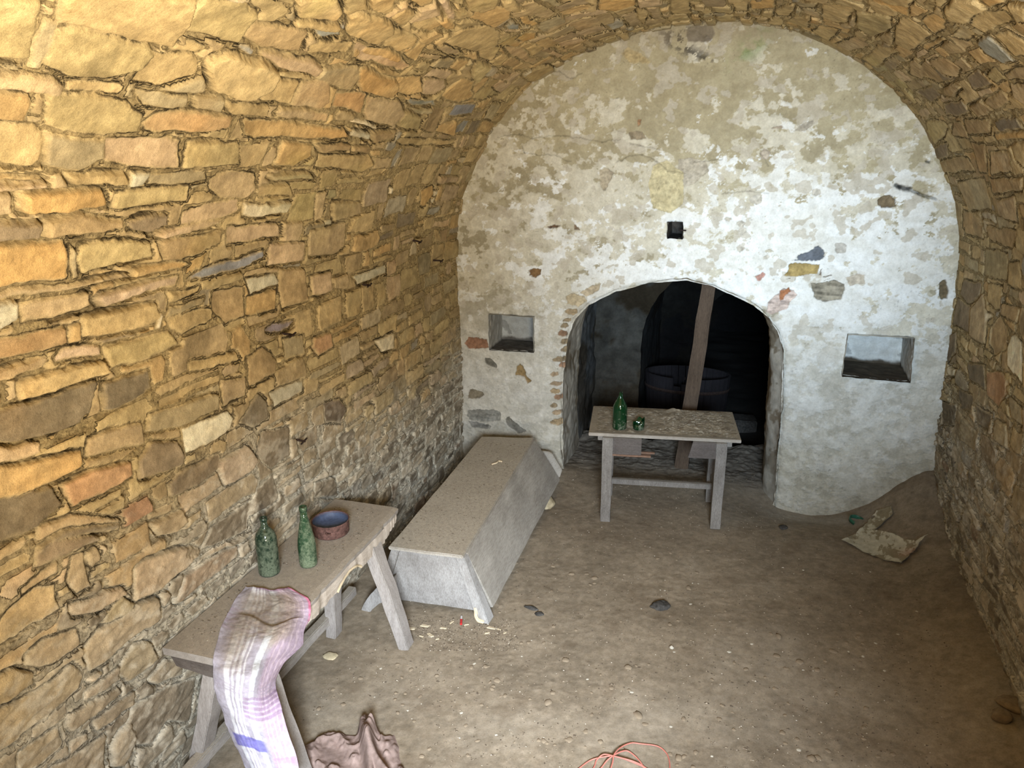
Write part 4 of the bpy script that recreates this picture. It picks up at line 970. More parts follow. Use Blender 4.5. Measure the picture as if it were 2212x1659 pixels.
bm=bmesh.new(); lathe(bm,[(.001,.006),(.03,.003),(.040,.004),(.042,.02),(.042,.085),(.0395,.085),(.0395,.02),(.036,.008),(.001,.010)],36,J2())
sh=from_bm('broken_glass',bm,G_C,None,True); sh.matrix_world=TM@Matrix.Translation((-.185,-.135,TZ+.006)); tag(sh,'jagged broken green glass base standing beside the table bottle','broken glass')
stn=None
def rock(name,loc,size,m,label,cat='stone',seed=0,group=None,flat=1,rz=0,sub=3):
    bm=bmesh.new(); bmesh.ops.create_icosphere(bm,subdivisions=sub,radius=1)
    for v in bm.verts:
        p=v.co.copy(); k=1+.35*vn(p,1.1,seed)+.16*vn(p,2.7,seed+1)+.06*vn(p,7,seed+2)
        v.co=Vector((p.x*size[0]*k,p.y*size[1]*k,p.z*size[2]*k*flat))
    zmin=min(v.co.z for v in bm.verts)
    for v in bm.verts: v.co.z-=zmin*.75
    o=from_bm(name,bm,m,None,True); o.location=loc; o.rotation_euler=(0,0,rz); tag(o,label,cat,group); return o
R_PALE=plain('pale_stone',(.50,.42,.27),.9,.25,35,.002); R_DARK=plain('dark_stone',(.06,.056,.05),.85,.6,40,.004); R_BROWN=plain('earthy_stone',(.22,.165,.105),.95,.3,25,.003); R_CRUMB=plain('chalky_crumb',(.52,.48,.39),.95,.25,60,.001)
rock('stone',TM@Vector((-.215,-.215,TZ-.157)),(.032,.017,.013),R_PALE,'small pale oval stone resting on the broken drawer rail of the table',seed=3)
# ---- the long bench by the left wall
br=empty('bench',(-2.08,2.95,0)); tag(br,'long rough plank bench against the left wall, its front edge gnawed','bench')
o=Vector((-2.08,2.95,0)); BZ=.70
def bl(p): return Vector(p)-o
bm=bmesh.new(); n=46; X0,X1=-2.285,-1.862; ys=np.linspace(2.225,3.70,n); 
def bw(y):  # worn front edge
    return X1+.012*vn(Vector((y,0,0)),6)-.016*max(0,vn(Vector((y,3,0)),13))-.012*(max(0,y-3.5)/.2)*abs(vn(Vector((y,9,0)),30))+(.01 if 2.7<y<3.5 else 0)
gs=[]
for y in ys:
    xe=bw(y); drop=.0
    gs.append([bm.verts.new(bl(p)) for p in ((X0,y,BZ-.035),(X0,y,BZ),(-2.15,y,BZ+.001),(-2.0,y,BZ),(xe-.03,y,BZ),(xe,y,BZ-.006),(xe-.002,y,BZ-.02),(xe-.006,y,BZ-.037),(xe-.04,y,BZ-.036),(-2.05,y,BZ-.036))])
m_=len(gs[0])
for a,b in zip(gs[:-1],gs[1:]):
    for i in range(m_): bm.faces.new((a[i],a[(i+1)%m_],b[(i+1)%m_],b[i]))
bm.faces.new(gs[0][::-1]); bm.faces.new(gs[-1]); bpl=from_bm('bench_top',bm,W_GREY,br)
# the apron board under the front edge, hollowed and splintered below
bm=bmesh.new(); gs=[]
for k,y in enumerate(np.linspace(2.25,3.68,120)):
    t=(y-2.25)/1.43; hgt=.085+.012*vn(Vector((y,1,0)),9)+.006*vn(Vector((y,5,0)),35)
    if 2.95<y<3.22: hgt-=.055*math.sin((y-2.95)/.27*PI)**.6
    if 2.70<y<2.95: hgt-=.018*abs(vn(Vector((y,2,0)),22))+.01
    if y>3.5: hgt-=.22*(y-3.5)+.02*abs(vn(Vector((y,2,0)),30))
    hgt=max(hgt,.02); xe=bw(y)-.004
    gs.append([bm.verts.new(bl(p)) for p in ((xe-.028,y,BZ-.036),(xe,y,BZ-.030),(xe+.002,y,BZ-.036-hgt*.5),(xe-.003+.004*vn(Vector((y,7,0)),40),y,BZ-.036-hgt),(xe-.026,y,BZ-.036-hgt+.008))])
for a,b in zip(gs[:-1],gs[1:]):
    for i in range(5): bm.faces.new((a[i],a[(i+1)%5],b[(i+1)%5],b[i]))
bm.faces.new(gs[0][::-1]); bm.faces.new(gs[-1]); ap=from_bm('front_apron',bm,W_PALE,br); ap['label']='pale splintered front board'
# fresh split wood along the hollow
tip=[]
for y in np.linspace(2.955,3.215,30):
    hgt=.085+.012*vn(Vector((y,1,0)),9)-.055*math.sin((y-2.95)/.27*PI)**.6; tip.append(bl((bw(y)-.006,y,BZ-.036-hgt)))
sp_=mk('split_edge',W_RAW,br,lambda b:tube(b,tip,.008,6)); sp_['label']='fresh yellow split wood'
mk('end_apron',W_APRON,br,lambda b:hexa(b,[bl(p) for p in ((-2.24,2.24,.600),(-1.93,2.235,.575),(-1.93,2.265,.575),(-2.24,2.27,.600))],[bl(p) for p in ((-2.27,2.24,BZ-.037),(-1.90,2.235,BZ-.037),(-1.90,2.265,BZ-.037),(-2.27,2.27,BZ-.037))]),bev=.002,amp=.006,sc=14,longest=.04)
legs=[((-1.90,3.40,.655),(-1.705,3.385,-.01)),((-2.13,3.37,.655),(-2.165,3.37,-.01)),((-2.075,2.33,.655),(-2.262,2.28,-.01)),((-1.925,2.37,.655),(-1.735,2.35,-.01))]
for i,(a,b_) in enumerate(legs):
    mk('leg',W_GREYZ,br,lambda b:beam(b,bl(b_),bl(a),.062,.085,(1,0,0),1.15),bev=.004,amp=.006,sc=7,longest=.06,seed=i+5)
mk('low_rail',W_GREY,br,lambda b:beam(b,bl((-2.20,2.12,.105)),bl((-2.19,3.66,.105)),.055,.06,(1,0,0)),bev=.006,amp=.006,sc=5,longest=.08)
# ---- pan on the bench
pc=at_z(716,1149,.702); pr=empty('pan',pc); tag(pr,'round metal pan with a blue grey inside and rusty red outer wall on the bench','pan')
PANO=plain('rust_red_enamel',(.12,.065,.055),.8,.6,55,.002); PANI=plain('blue_grey_enamel',(.06,.08,.135),.55,.25,70,.0006,0,.35)
mk('pan_wall',PANO,pr,lambda b:lathe(b,[(.001,.0),(.094,.0),(.098,.006),(.099,.040),(.101,.072),(.104,.078),(.102,.081),(.0985,.078),(.096,.070)],64),True)
mk('pan_inside',PANI,pr,lambda b:lathe(b,[(.0975,.076),(.094,.060),(.088,.046),(.07,.040),(.001,.038)],64),True)
mk('handle_stub',PANO,pr,lambda b:tube(b,catmull([(.03,-.100,.048),(.045,-.110,.047),(.06,-.104,.046),(.075,-.07,.045)][:3],4),.006,8),True)
# ---- trough with sloping sides and a flat lid
cr_=empty('dough_trough',(-1.68,4.6,0)); tag(cr_,'long grey wooden dough trough with sloping sides and a dusty flat lid on the floor','trough')
o2=Vector((-1.68,4.6,0)); TT=.47
def cl_(p): return tuple(Vector(p)-o2)
TNL,TNR,TFR,TFL=[at_z(px,py,TT) for px,py in ((846,1178),(1002,1198),(1154,947),(1042,944))]
BNL=Vector((-2.00,3.73,.035)); BNR=Vector((-1.335,3.765,.03)); BFR=Vector((-1.352,5.66,.06)); BFL=Vector((-2.03,5.60,.05))
def slab(b,A,B,C_,D_,th,n=None):
    A,B,C_,D_=[Vector(p)-o2 for p in (A,B,C_,D_)]; nn=(B-A).cross(D_-A).normalized()*th
    hexa(b,[A-nn,B-nn,C_-nn,D_-nn],[A,B,C_,D_])
ex=Vector((0,-.012,0))
mk('lid',W_TROUGH,cr_,lambda b:slab(b,TNL+Vector((-.012,-.02,0)),TNR+Vector((.0,-.02,0)),TFR+Vector((0,.01,0)),TFL+Vector((-.012,.01,0)),.022),bev=.005,amp=.004,sc=5,longest=.09)
lerp=lambda a,b,t:a+(b-a)*t
# side panels, set back a little from the corner legs
mk('side_panel',W_TROUGH,cr_,lambda b:slab(b,lerp(TNR,TFR,.024)+Vector((.004,0,-.012)),BNR+Vector((.0,.08,-.01)),BFR,TFR+Vector((.004,0,-.012)),.022),bev=.003,amp=.004,sc=5,longest=.09,seed=2)
mk('side_panel',W_TROUGH,cr_,lambda b:slab(b,TFL+Vector((-.004,0,-.015)),BFL,BNL+Vector((0,.04,0)),TNL+Vector((-.004,.01,-.015)),.022),bev=.003,amp=.003,sc=5,longest=.1,seed=3)
mk('end_panel',W_END,cr_,lambda b:slab(b,TNL+Vector((.01,.018,-.022)),BNL+Vector((.015,.012,-.005)),BNR+Vector((-.03,.012,.0)),TNR+Vector((-.012,.018,-.022)),.02),bev=.002,amp=.003,sc=7,longest=.06,seed=4)
mk('end_panel',W_END,cr_,lambda b:slab(b,TFR+Vector((-.01,-.01,-.02)),BFR+Vector((-.02,-.01,0)),BFL+Vector((.02,-.01,0)),TFL+Vector((.01,-.01,-.02)),.02),bev=.002,amp=.002,sc=7,longest=.1,seed=5)
mk('corner_leg',W_END,cr_,lambda b:hexa(b,[cl_(p) for p in ((-1.392,3.725,-.012),(-1.318,3.72,-.012),(-1.312,3.80,-.012),(-1.385,3.80,-.012))],[cl_(TNR+Vector(d)) for d in ((-.055,-.004,-.02),(-.002,-.004,-.02),(.002,.055,-.02),(-.052,.05,-.02))]),bev=.004,amp=.005,sc=8,longest=.05,seed=6)
mk('corner_leg',W_END,cr_,lambda b:hexa(b,[cl_(p) for p in ((-2.035,3.70,.12),(-1.985,3.70,.10),(-1.985,3.76,.10),(-2.035,3.76,.12))],[cl_(TNL+Vector(d)) for d in ((.0,-.004,-.02),(.05,-.004,-.02),(.05,.05,-.02),(.0,.05,-.02))]),bev=.003,amp=.004,sc=8,longest=.05,seed=7)
ft=[at_y(px,py,3.63)-o2 for px,py in ((850,1248),(822,1262),(800,1283),(785,1305),(776,1328),(781,1336),(793,1334),(803,1318),(818,1303),(838,1296),(850,1300))]
mk('foot',W_END,cr_,lambda b:hexa(b,[p+Vector((0,.05,0)) for p in ft],ft),bev=.004,amp=.003,sc=12,longest=.05,seed=9)
raw=mk('worn_foot',W_RAW,cr_,lambda b:tube(b,[cl_(p) for p in catmull([(-1.40,3.716,.095),(-1.398,3.708,.05),(-1.385,3.705,.018),(-1.35,3.712,.003)],4)],.012,7),amp=.006,sc=25,bev=0,longest=.03); raw['label']='pale gnawed wood of the foot'
eb=[at_y(px,py,5.70)-o2 for px,py in ((1168,975),(1184,977),(1192,981),(1214,1016),(1208,1032),(1196,1040))]
mk('end_batten',W_TROUGH,cr_,lambda b:hexa(b,[p+Vector((0,.03,0)) for p in eb],eb),bev=.006,amp=.004,sc=8,longest=.06,seed=8)
rock('stone',(-1.375,5.32,floor_z(-1.375,5.32)-.005),(.05,.09,.035),R_PALE,'pale stone block wedged under the far end of the dough trough',seed=9)
bm=bmesh.new(); a_=at_z(1062,1003,TT+.006); b2=at_z(1085,997,TT+.006); tube(bm,catmull([a_,a_+Vector((.03,.03,.003)),b2+Vector((-.03,0,0)),b2],4),.006,6); tag(from_bm('wood_splinter',bm,W_RAW,None,True),'pale curled splinter lying on the lid of the dough trough','splinter')
# ---- plaid cloth over the near end of the bench
def grid_cloth(name,rows,m,colf,label,cat,wr=.004,th=.003,nu=90,nv=260,fz_=None):
    K=len(rows[0]); R=[catmull(r,max(1,nu//(K-1))) for r in rows]; cols_=list(zip(*R)); G=[catmull(c_,max(1,nv//(len(rows)-1))) for c_ in cols_]
    V=np.array([[tuple(p) for p in c_] for c_ in G])      # (u,v,3)
    a,b=np.meshgrid(np.linspace(0,1,V.shape[0]),np.linspace(0,1,V.shape[1]),indexing='ij')
    du=np.gradient(V,axis=0); dv=np.gradient(V,axis=1); nn=np.cross(du,dv); nn/=np.linalg.norm(nn,axis=-1,keepdims=True)+1e-9
    if nn[...,1].mean()>0: nn=-nn
    L=fbm(a*6,b*22,5,4)*wr+fbm(a*2.5+b*3,b*5,7,3)*wr*2.2
    V=V+nn*L[...,None]
    if fz_ is not None: V=fz_(V,a,b)
    c=colf(a,b)
    me=grid_mesh(name,V,np.ones((V.shape[0]-1,V.shape[1]-1),bool),np.clip(c,.01,.95)); o_=link(name,me,m)
    s=o_.modifiers.new('thickness','SOLIDIFY'); s.thickness=th; s.offset=0; tag(o_,label,cat); return o_
def Zr(L): return [at_z(x,y,z) for x,y,z in L]
def Yr(L): return [at_y(x,y,z) for x,y,z in L]
rows=[Zr([(531,1268,.712),(556,1271,.72),(582,1274,.716),(605,1273,.72),(622,1271,.712)]),
 Zr([(509,1296,.709),(550,1300,.712),(592,1299,.716),(632,1298,.713),(665,1293,.708)]),
 Zr([(492,1325,.709),(538,1330,.712),(588,1328,.716),(634,1322,.712),(671,1318,.690)]),
 Zr([(480,1350,.709),(530,1362,.711),(582,1362,.72),(625,1348,.712),(667,1345,.640)]),
 Zr([(470,1385,.709),(520,1395,.712),(572,1390,.718),(618,1375,.700),(659,1370,.600)]),
 Zr([(462,1420,.708),(505,1430,.711),(552,1428,.712),(600,1408,.670),(652,1395,.560)]),
 Yr([(461,1452,2.185),(500,1462,2.16),(545,1462,2.17),(582,1448,2.28),(622,1425,2.42)]),
 Yr([(463,1480,2.175),(500,1492,2.15),(540,1496,2.16),(572,1490,2.24),(598,1468,2.36)]),
 Yr([(474,1515,2.17),(505,1526,2.14),(540,1532,2.15),(572,1526,2.20),(600,1503,2.28)]),
 Yr([(487,1550,2.165),(515,1562,2.13),(548,1567,2.14),(580,1562,2.18),(611,1542,2.24)]),
 Yr([(502,1590,2.16),(528,1600,2.125),(560,1604,2.14),(592,1600,2.17),(625,1588,2.22)]),
 Yr([(522,1635,2.155),(546,1642,2.12),(576,1646,2.14),(606,1642,2.16),(640,1632,2.20)]),
 Yr([(545,1685,2.15),(565,1690,2.12),(592,1694,2.13),(620,1690,2.15),(650,1682,2.18)])]
def plaid(a,b):
    c=np.ones(a.shape+(3,))*np.array((.43,.41,.48))
    def st(t,cen,w): return A3(sstep(w,w*.75,np.abs(t-cen)))
    def put(m,cc,k): 
        nonlocal c; c=c*(1-m*k)+np.array(cc)*m*k
    wa=a+.012*fbm(b*6,a*3,3,3); wb=b+.012*fbm(a*3,b*6,5,3)-.05*(a-.5)
    for cen,w in ((.20,.035),(.27,.015),(.33,.02),(.38,.012)): put(st(wa,cen,w),(.78,.80,.86),.8)
    for cen,w in ((.52,.05),): put(st(wa,cen,w),(.74,.80,.84),.7)
    put(A3(sstep(.60,.68,wa)),(.52,.40,.52),.75)
    for cen in (.70,.76,.82,.88): put(st(wa,cen,.010),(.66,.55,.64),.8)
    put(A3(sstep(.94,.97,wa)*sstep(.32,.2,b)),(.70,.18,.32),.8)
    for cen,w in ((.16,.012),(.20,.016),(.245,.018),(.29,.012)): put(st(wb,cen,w),(.40,.33,.42),.45)
    for k,cen in enumerate((.615,.64,.665,.69,.715)): put(st(wb,cen,.009)*A3(sstep(.36,.42,a)),(.33,.24,.36),.75)
    for cen in (.56,.575,.59): put(st(wb,cen,.004),(.45,.40,.50),.6)
    put(st(wb,.845,.030)*A3(sstep(.08,.14,a)*sstep(.62,.55,a)),(.13,.12,.42),.85)
    put(st(wb,.905,.012)*A3(sstep(.6,.66,a)),(.42,.28,.44),.6); put(st(wb,.945,.02)*A3(sstep(.6,.66,a)),(.50,.36,.52),.5)
    put(A3(sstep(.025,.0,b)*sstep(.15,.3,a)),(.22,.08,.16),.8)
    wv_=A3(.5+.5*np.sin(b*1500))*.10+A3(.5+.5*np.sin(a*420))*.10; c=c*(1.04-wv_)
    dm=A3(sstep(.46,.25,b+.10*fbm(a*5,b*9,7,4))*sstep(.02,.2,a)*sstep(.95,.7,a)*sstep(.0,.06,b)); c=c*(1-.72*dm)+np.array((.30,.25,.18))*(1+.3*A3(fbm(a*40,b*110,9,3)))*.72*dm
    return c*(1+.10*A3(fbm(a*20,b*60,11,4)))
CLOTH=attr_mat('woven_cloth',220,.14,.35,.0008,.95,.05)
def lift(V,a,b):
    # the doubled hem: a step where the upper fold lies over the lower one
    V[...,2]+=.016*sstep(.19,.23,b-.10*(a-.5)+.02*np.sin(a*9))*sstep(.42,.34,b)*sstep(.05,.25,a)
    return V
grid_cloth('plaid_cloth',rows,CLOTH,plaid,'pale lilac and white plaid cloth draped over the near end of the bench','cloth',.0035,.004,120,420,lift)
# ---- crumpled brown cloth on the floor
x,y=np.meshgrid(np.linspace(-2.02,-1.22,260),np.linspace(2.15,2.92,250),indexing='ij')
Pf=[tuple(at_floor(px,py)[:2]) for px,py in [(646,1625),(668,1605),(700,1584),(730,1583),(768,1588),(776,1560),(790,1538),(806,1548),(818,1572),(826,1590),(855,1585),(862,1612),(872,1650),(890,1690),(760,1720),(640,1700)]]
sd=poly_sdf(Pf,x+.01*fbm(x*12,y*12,3,3),y+.01*fbm(x*12,y*12,5,3)); q=at_floor(800,1560); q2=at_floor(812,1665)
dr=np.array([q2.x-q.x,q2.y-q.y]); L_=np.hypot(*dr); dr/=L_; al=(x-q.x)*dr[0]+(y-q.y)*dr[1]; ac=-(x-q.x)*dr[1]+(y-q.y)*dr[0]
rdg=sstep(-.10,.04,al)*(np.exp(-((ac-.035+.05*np.sin(al*8))/.022)**2)*.085+np.exp(-((ac+.045-.06*al)/.018)**2)*.06)
wrk=np.abs(fbm(x*7+y*3,y*5-x*2,7,4))
sd=np.minimum(sd,np.hypot(x+1.735,y-2.35)-.075); hh=sstep(0,.03,sd)*(.012+.05*(1-wrk).clip(0,1)**3*.6+.008*fbm(x*5,y*5,9,3)+rdg)
c=np.array((.27,.20,.175))*(1+.22*A3(fbm(x*14,y*14,11,4))+.10*A3(np.sin(x*900)*.5)); w=A3(sstep(.1,.6,fbm(x*4,y*4,3,4))*.5); c=c*(1-w)+np.array((.36,.26,.26))*w
me=grid_mesh('crumpled_cloth',np.stack([x,y,fz(x,y)-.006+hh],-1),(sd[:-1,:-1]>0)&(sd[1:,1:]>0),np.clip(c,.01,.9)); fc=link('crumpled_cloth',me,CLOTH); s_=fc.modifiers.new('thickness','SOLIDIFY'); s_.thickness=.004; s_.offset=1
tag(fc,'dirty brownish pink cloth crumpled on the floor beside the bench','cloth')
# ---- torn sheet of paper
Pp=[tuple(at_z(px,py,.06)[:2]) for px,py in [(1819,1151),(1880,1182),(1946,1211),(1972,1197),(1985,1185),(2001,1177),(1978,1180),(1950,1168),(1930,1155),(1905,1143),(1890,1138),(1926,1127),(1922,1114),(1893,1107),(1868,1126),(1845,1138)]]
x,y=np.meshgrid(np.linspace(.75,1.38,230),np.linspace(5.0,5.85,290),indexing='ij'); sd=poly_sdf(Pp,x+.006*fbm(x*30,y*30,3,3),y+.006*fbm(x*30,y*30,5,3))
hole=sstep(.55,.6,fbm(x*12,y*12,6,3))*sstep(.03,.0,sd)
P0=at_z(2001,1177,.06); curl=.022*np.exp(-((x-P0.x)**2+(y-P0.y)**2)/.10**2)
zz=fz(x,y,False)+.012+.010*fbm(x*6,y*6,7,3)+curl+.01*sstep(.02,0,sd)
c=np.array((.52,.49,.38))*(1+.1*A3(fbm(x*30,y*30,9,4))); w=A3(sstep(.05,.25,fbm(x*14,y*9,11,6,.65))*.75); c=c*(1-w)+np.array((.20,.16,.09))*w; w=A3(np.exp(-((x-1.20)/.06)**2-((y-5.19)/.05)**2)*.5); c=c*(1-w)+np.array((.40,.18,.13))*w
me=grid_mesh('torn_paper',np.stack([x,y,zz],-1),(sd[:-1,:-1]>0)&(sd[1:,1:]>0)&(hole[:-1,:-1]<.5),np.clip(c,.01,.9)); pp=link('torn_paper',me,attr_mat('stained_paper',120,.15,.3,.0005)); s_=pp.modifiers.new('thickness','SOLIDIFY'); s_.thickness=.0015; tag(pp,'torn stained sheet of pale paper lying on the floor by the right wall','paper')
g0=at_floor(1849,1128); bm=bmesh.new(); lathe(bm,[(.050,.0),(.054,.001),(.055,.030),(.051,.032),(.047,.028),(.047,.004)],30,None,PI*1.25); gr=from_bm('broken_glass',bm,plain('green_bottle_glass',(.03,.12,.075),.25,.3,30,.0004,0,.5),None,True); gr.location=g0+Vector((0,0,.0)); gr.rotation_euler=(.15,.1,.4); tag(gr,'curved dark green piece of broken glass behind the torn paper','broken glass')
# ---- red wire at the bottom of the picture
cw=lambda L:[at_floor(1100+x/3.16,1180+y/3.16,.006+l) for x,y,l in L]
path=cw([(470,1530,0),(560,1466,.0),(680,1453,.01),(760,1468,.014),(870,1500,.006),(960,1540,0)]); path2=cw([(1000,1600,0),(820,1660,.0),(690,1600,0),(706,1500,.02),(715,1455,.022),(760,1395,.012),(830,1353,.002),(900,1356,.0),(1010,1372,.0),(1068,1415,0),(1092,1470,0),(1096,1540,0)])
path3=cw([(1090,1640,0),(900,1700,0),(560,1640,0),(585,1500,.0),(605,1462,.004),(650,1445,.014),(740,1470,.02),(850,1492,.012),(930,1520,.0),(990,1600,0)]); path4=cw([(900,1680,0),(600,1600,.0),(640,1510,.004),(700,1462,.016),(790,1414,.010),(850,1438,.004),(895,1485,.004),(925,1530,0)])
bm=bmesh.new(); tube(bm,catmull(path+path2+path3+path4,10),.0032,8)
tag(from_bm('wire',bm,plain('red_wire_insulation',(.50,.17,.13),.5,.15,20,.0002,0,.4),None,True),'loose coil of thin red wire on the floor at the bottom edge','wire')
# ---- stones and bits on the floor
rock('stone',at_floor(1427,1312,-.008),(.060,.045,.022),R_DARK,'dark rough stone lying alone in the middle of the floor',seed=1,rz=.3,sub=4)
rock('stone',at_floor(2163,1556,.0),(.045,.036,.034),R_BROWN,'rounded brown stone on the floor by the foot of the right wall',seed=2)
rock('stone',at_floor(2196,1528,-.01),(.085,.06,.025),R_BROWN,'broad flat slab of brown stone behind the rounded stone by the right wall',seed=4,rz=-.4)
rock('stone',at_floor(1692,1141,-.004),(.034,.028,.014),R_DARK,'dark flat clod on the floor right of the table',seed=5)
rock('stone',at_floor(1148,1315,-.004),(.042,.016,.012),R_DARK,'short dark chunk on the floor just right of the trough corner',seed=6,rz=-.2)
rock('stone',at_floor(1165,1328,-.004),(.028,.018,.012),R_DARK,'smaller black clod next to the short dark chunk',seed=7)
rock('stone',at_floor(714,1418,-.003),(.045,.030,.008),R_PALE,'thin grey flake of stone on the floor near the bench leg',seed=8)
rock('stone',at_floor(1450,1401,-.002),(.012,.010,.010),R_CRUMB,'bright white pebble in the centre of the floor',seed=9)
rock('stone',at_floor(1490,989,-.004),(.07,.035,.035),R_DARK,'dark stone beside the foot of the leaning post',seed=12)
blk=bmesh.new(); box(blk,(0,0,.07),(.26,.22,.15)); wear(blk,bev=.012,amp=.012,sc=6,longest=.08); bk=from_bm('stone_block',blk,R_DARK); bk.location=(.08,8.35,-.365); bk.rotation_euler=(0,0,.15); tag(bk,'square stone block half lost in the dark behind the tub','stone')
# chips of wood by the trough
chips=[(886,1358,.035,.4),(918,1352,.030,.1),(930,1372,.028,-.5),(958,1357,.022,.3),(975,1345,.018,1.2),(1008,1350,.016,.5),(1062,1357,.030,.1),(1052,1368,.018,.7),(1078,1360,.014,-.3),(1090,1368,.012,.9),(910,1375,.014,0),(945,1381,.012,.6)]
for k,(px,py,L_,a_) in enumerate(chips):
    bm=bmesh.new(); hexa(bm,[(-L_,-L_*.3,0),(L_*.8,-L_*.42,0),(L_,L_*.2,0),(-L_*.7,L_*.34,0)],[(-L_*.9,-L_*.25,.005),(L_*.75,-L_*.35,.006),(L_*.9,L_*.15,.004),(-L_*.6,L_*.28,.005)]); c_=from_bm('wood_chip',bm,W_RAW); c_.location=at_floor(px,py,.0); c_.rotation_euler=(.1*math.sin(k),.1*math.cos(k*2),a_)
    tag(c_,'pale chip of splintered wood on the floor by the near end of the trough','wood chip','wood chips by the trough')
bm=bmesh.new(); p0=at_floor(996,1350,.006); p1=at_floor(997,1334,.008); tube(bm,[p0,p0.lerp(p1,.5),p1],.006,8); rs=from_bm('lighter',bm,plain('white_plastic',(.6,.58,.55),.5,.1)); 
bm=bmesh.new(); tube(bm,[p0+(p0-p1)*.02,p0.lerp(p1,.55)],.0072,8); rc=from_bm('red_end',bm,plain('red_plastic',(.5,.03,.03),.4,.1),rs); tag(rs,'small white stick with a red end on the floor at the trough end','stick')
# pebbles sunk in the earth: one shape copied
pm=[]
for k in range(6):
    bm=bmesh.new(); bmesh.ops.create_icosphere(bm,subdivisions=2,radius=1)
    for v in bm.verts: p=v.co.copy(); v.co=p*(1+.35*vn(p,1.3,k*2)); v.co.z*=.6
    me=bpy.data.meshes.new('pebble'); bmesh.ops.recalc_face_normals(bm,faces=bm.faces); bm.to_mesh(me); bm.free(); me.polygons.foreach_set('use_smooth',[True]*len(me.polygons)); pm.append(me)
R_EARTH=plain('earth_caked_pebble',(.26,.205,.14),.95,.25,50,.001)
fix=[(1194,1497),(1184,1517),(1364,1495),(1359,1490),(1554,1553),(1477,1553),(1678,1417),(1733,1428),(1765,1447),(1682,1375),(1666,1369),(1624,1391),(1492,1305),(1432,1303),(1275,1263),(1284,1249),(1126,1389),(1142,1388),(1049,1440),(1066,1463),(1074,1469),(1421,1206),(1490,1222),(1488,1270),(1268,1240),(1235,1240),(1357,1441),(1222,1426),(1269,1467),(1478,1635),(1466,1638),(1767,1637),(1753,1638),(1789,1622),(1855,1375),(1863,1390),(1870,1570),(1725,1620),(1783,1428),(1690,1583),(1567,1320),(1850,1378),(1860,1397),(1864,1418),(1728,1430),(1860,1320),(1861,1330),(1800,1407),(1833,1690),(1330,1515),(1145,1510),(1575,1408),(1586,1432),(1378,1545),(1230,1598),(1175,1600),(1265,1580)]
for k in range(225): fix.append((random.uniform(880,1990),random.uniform(1170,1660)) if k>40 else (random.uniform(640,1060),random.uniform(1400,1560)))
k=0
for px,py in fix:
    p=at_floor(px,min(py,1690))
    if not(-1.95<p.x<1.3 and 2.0<p.y<5.3): continue
    if -1.45>p.x and p.y>3.45: continue
    if -1.05<p.x<.1 and 5.0<p.y: continue
    s=random.uniform(.006,.015)*(1.4 if k<57 else .9); white=random.random()<.18
    o_=bpy.data.objects.new('pebble',random.choice(pm)); C.objects.link(o_)
    if not o_.data.materials: o_.data.materials.append(R_EARTH)
    o_.scale=(s*random.uniform(.9,1.6),s,s*random.uniform(.6,1)); o_.location=p+Vector((0,0,-.0015)); o_.rotation_euler=(0,0,random.uniform(0,6))
    o_.material_slots[0].link='OBJECT'; o_.material_slots[0].material=R_CRUMB if white else R_EARTH
    if white: o_.scale=tuple(v*.6 for v in o_.scale); tag(o_,'tiny whitish crumb of plaster on the brown earth floor','pebble','white plaster crumbs on the floor')
    else: tag(o_,'small earth brown pebble sunk in the dirt floor','pebble','pebbles in the floor')
    k+=1
# finest litter, more than anyone could count
EXCL=[(-1.60,2.62,.36),(-.43,6.33,.13),(-1.705,3.385,.10),(-2.165,3.37,.1),(1.06,5.4,.48),(-.28,2.93,.33)]+[(TM@Vector((x_,y_,0))).to_tuple()[:2]+(.08,) for x_ in (-.405,.405) for y_ in (-.22,.22)]+[(o_.location.x,o_.location.y,.09) for o_ in C.objects if o_.name.startswith('stone')]
bm=bmesh.new(); rl=random.Random(3)
for k in range(5200):
    reg=rl.random()
    if reg<.62: px,py=rl.uniform(640,2050),rl.uniform(1150,1659)
    elif reg<.8: px,py=rl.uniform(860,1120),rl.uniform(1330,1400)
    else: px,py=rl.uniform(1200,1700),rl.uniform(975,1150)
    p=at_z(px,py,0)
    if not(-2.0<p.x<1.35 and 1.9<p.y<6.6): continue
    if p.y>5.9 and not(-1.3<p.x<.2): continue
    if any((p.x-ex_)**2+(p.y-ey_)**2<er_*er_ for ex_,ey_,er_ in EXCL): continue
    z=floor_z(p.x,p.y); s=rl.uniform(.0015,.0055)
    a=rl.uniform(0,6); L_=rl.uniform(1,3.5) if rl.random()<.25 else 1
    A=[bm.verts.new((p.x+s*L_*math.cos(a+t)*1.0,p.y+s*math.sin(a+t),z+.0002)) for t in (0,1.6,3.1,4.7)]; tpv=bm.verts.new((p.x,p.y,z+s*.9))
    for i in range(4): bm.faces.new((A[i],A[(i+1)%4],tpv))
m_l,nt_l,b_l=mat('litter',.95,.1); oi=noise(nt_l,7,3,.9,'Object'); nt_l.links.new(ramp(nt_l,noise(nt_l,90,2,.5),[(.35,(.09,.07,.05)),(.5,(.25,.20,.14)),(.62,(.5,.45,.36)),(.7,(.62,.58,.5))],'CONSTANT'),b_l.inputs['Base Color'])
tag(from_bm('floor_litter',bm,m_l),'fine grit, straw and plaster crumbs strewn over the earth floor','litter',kind='stuff')
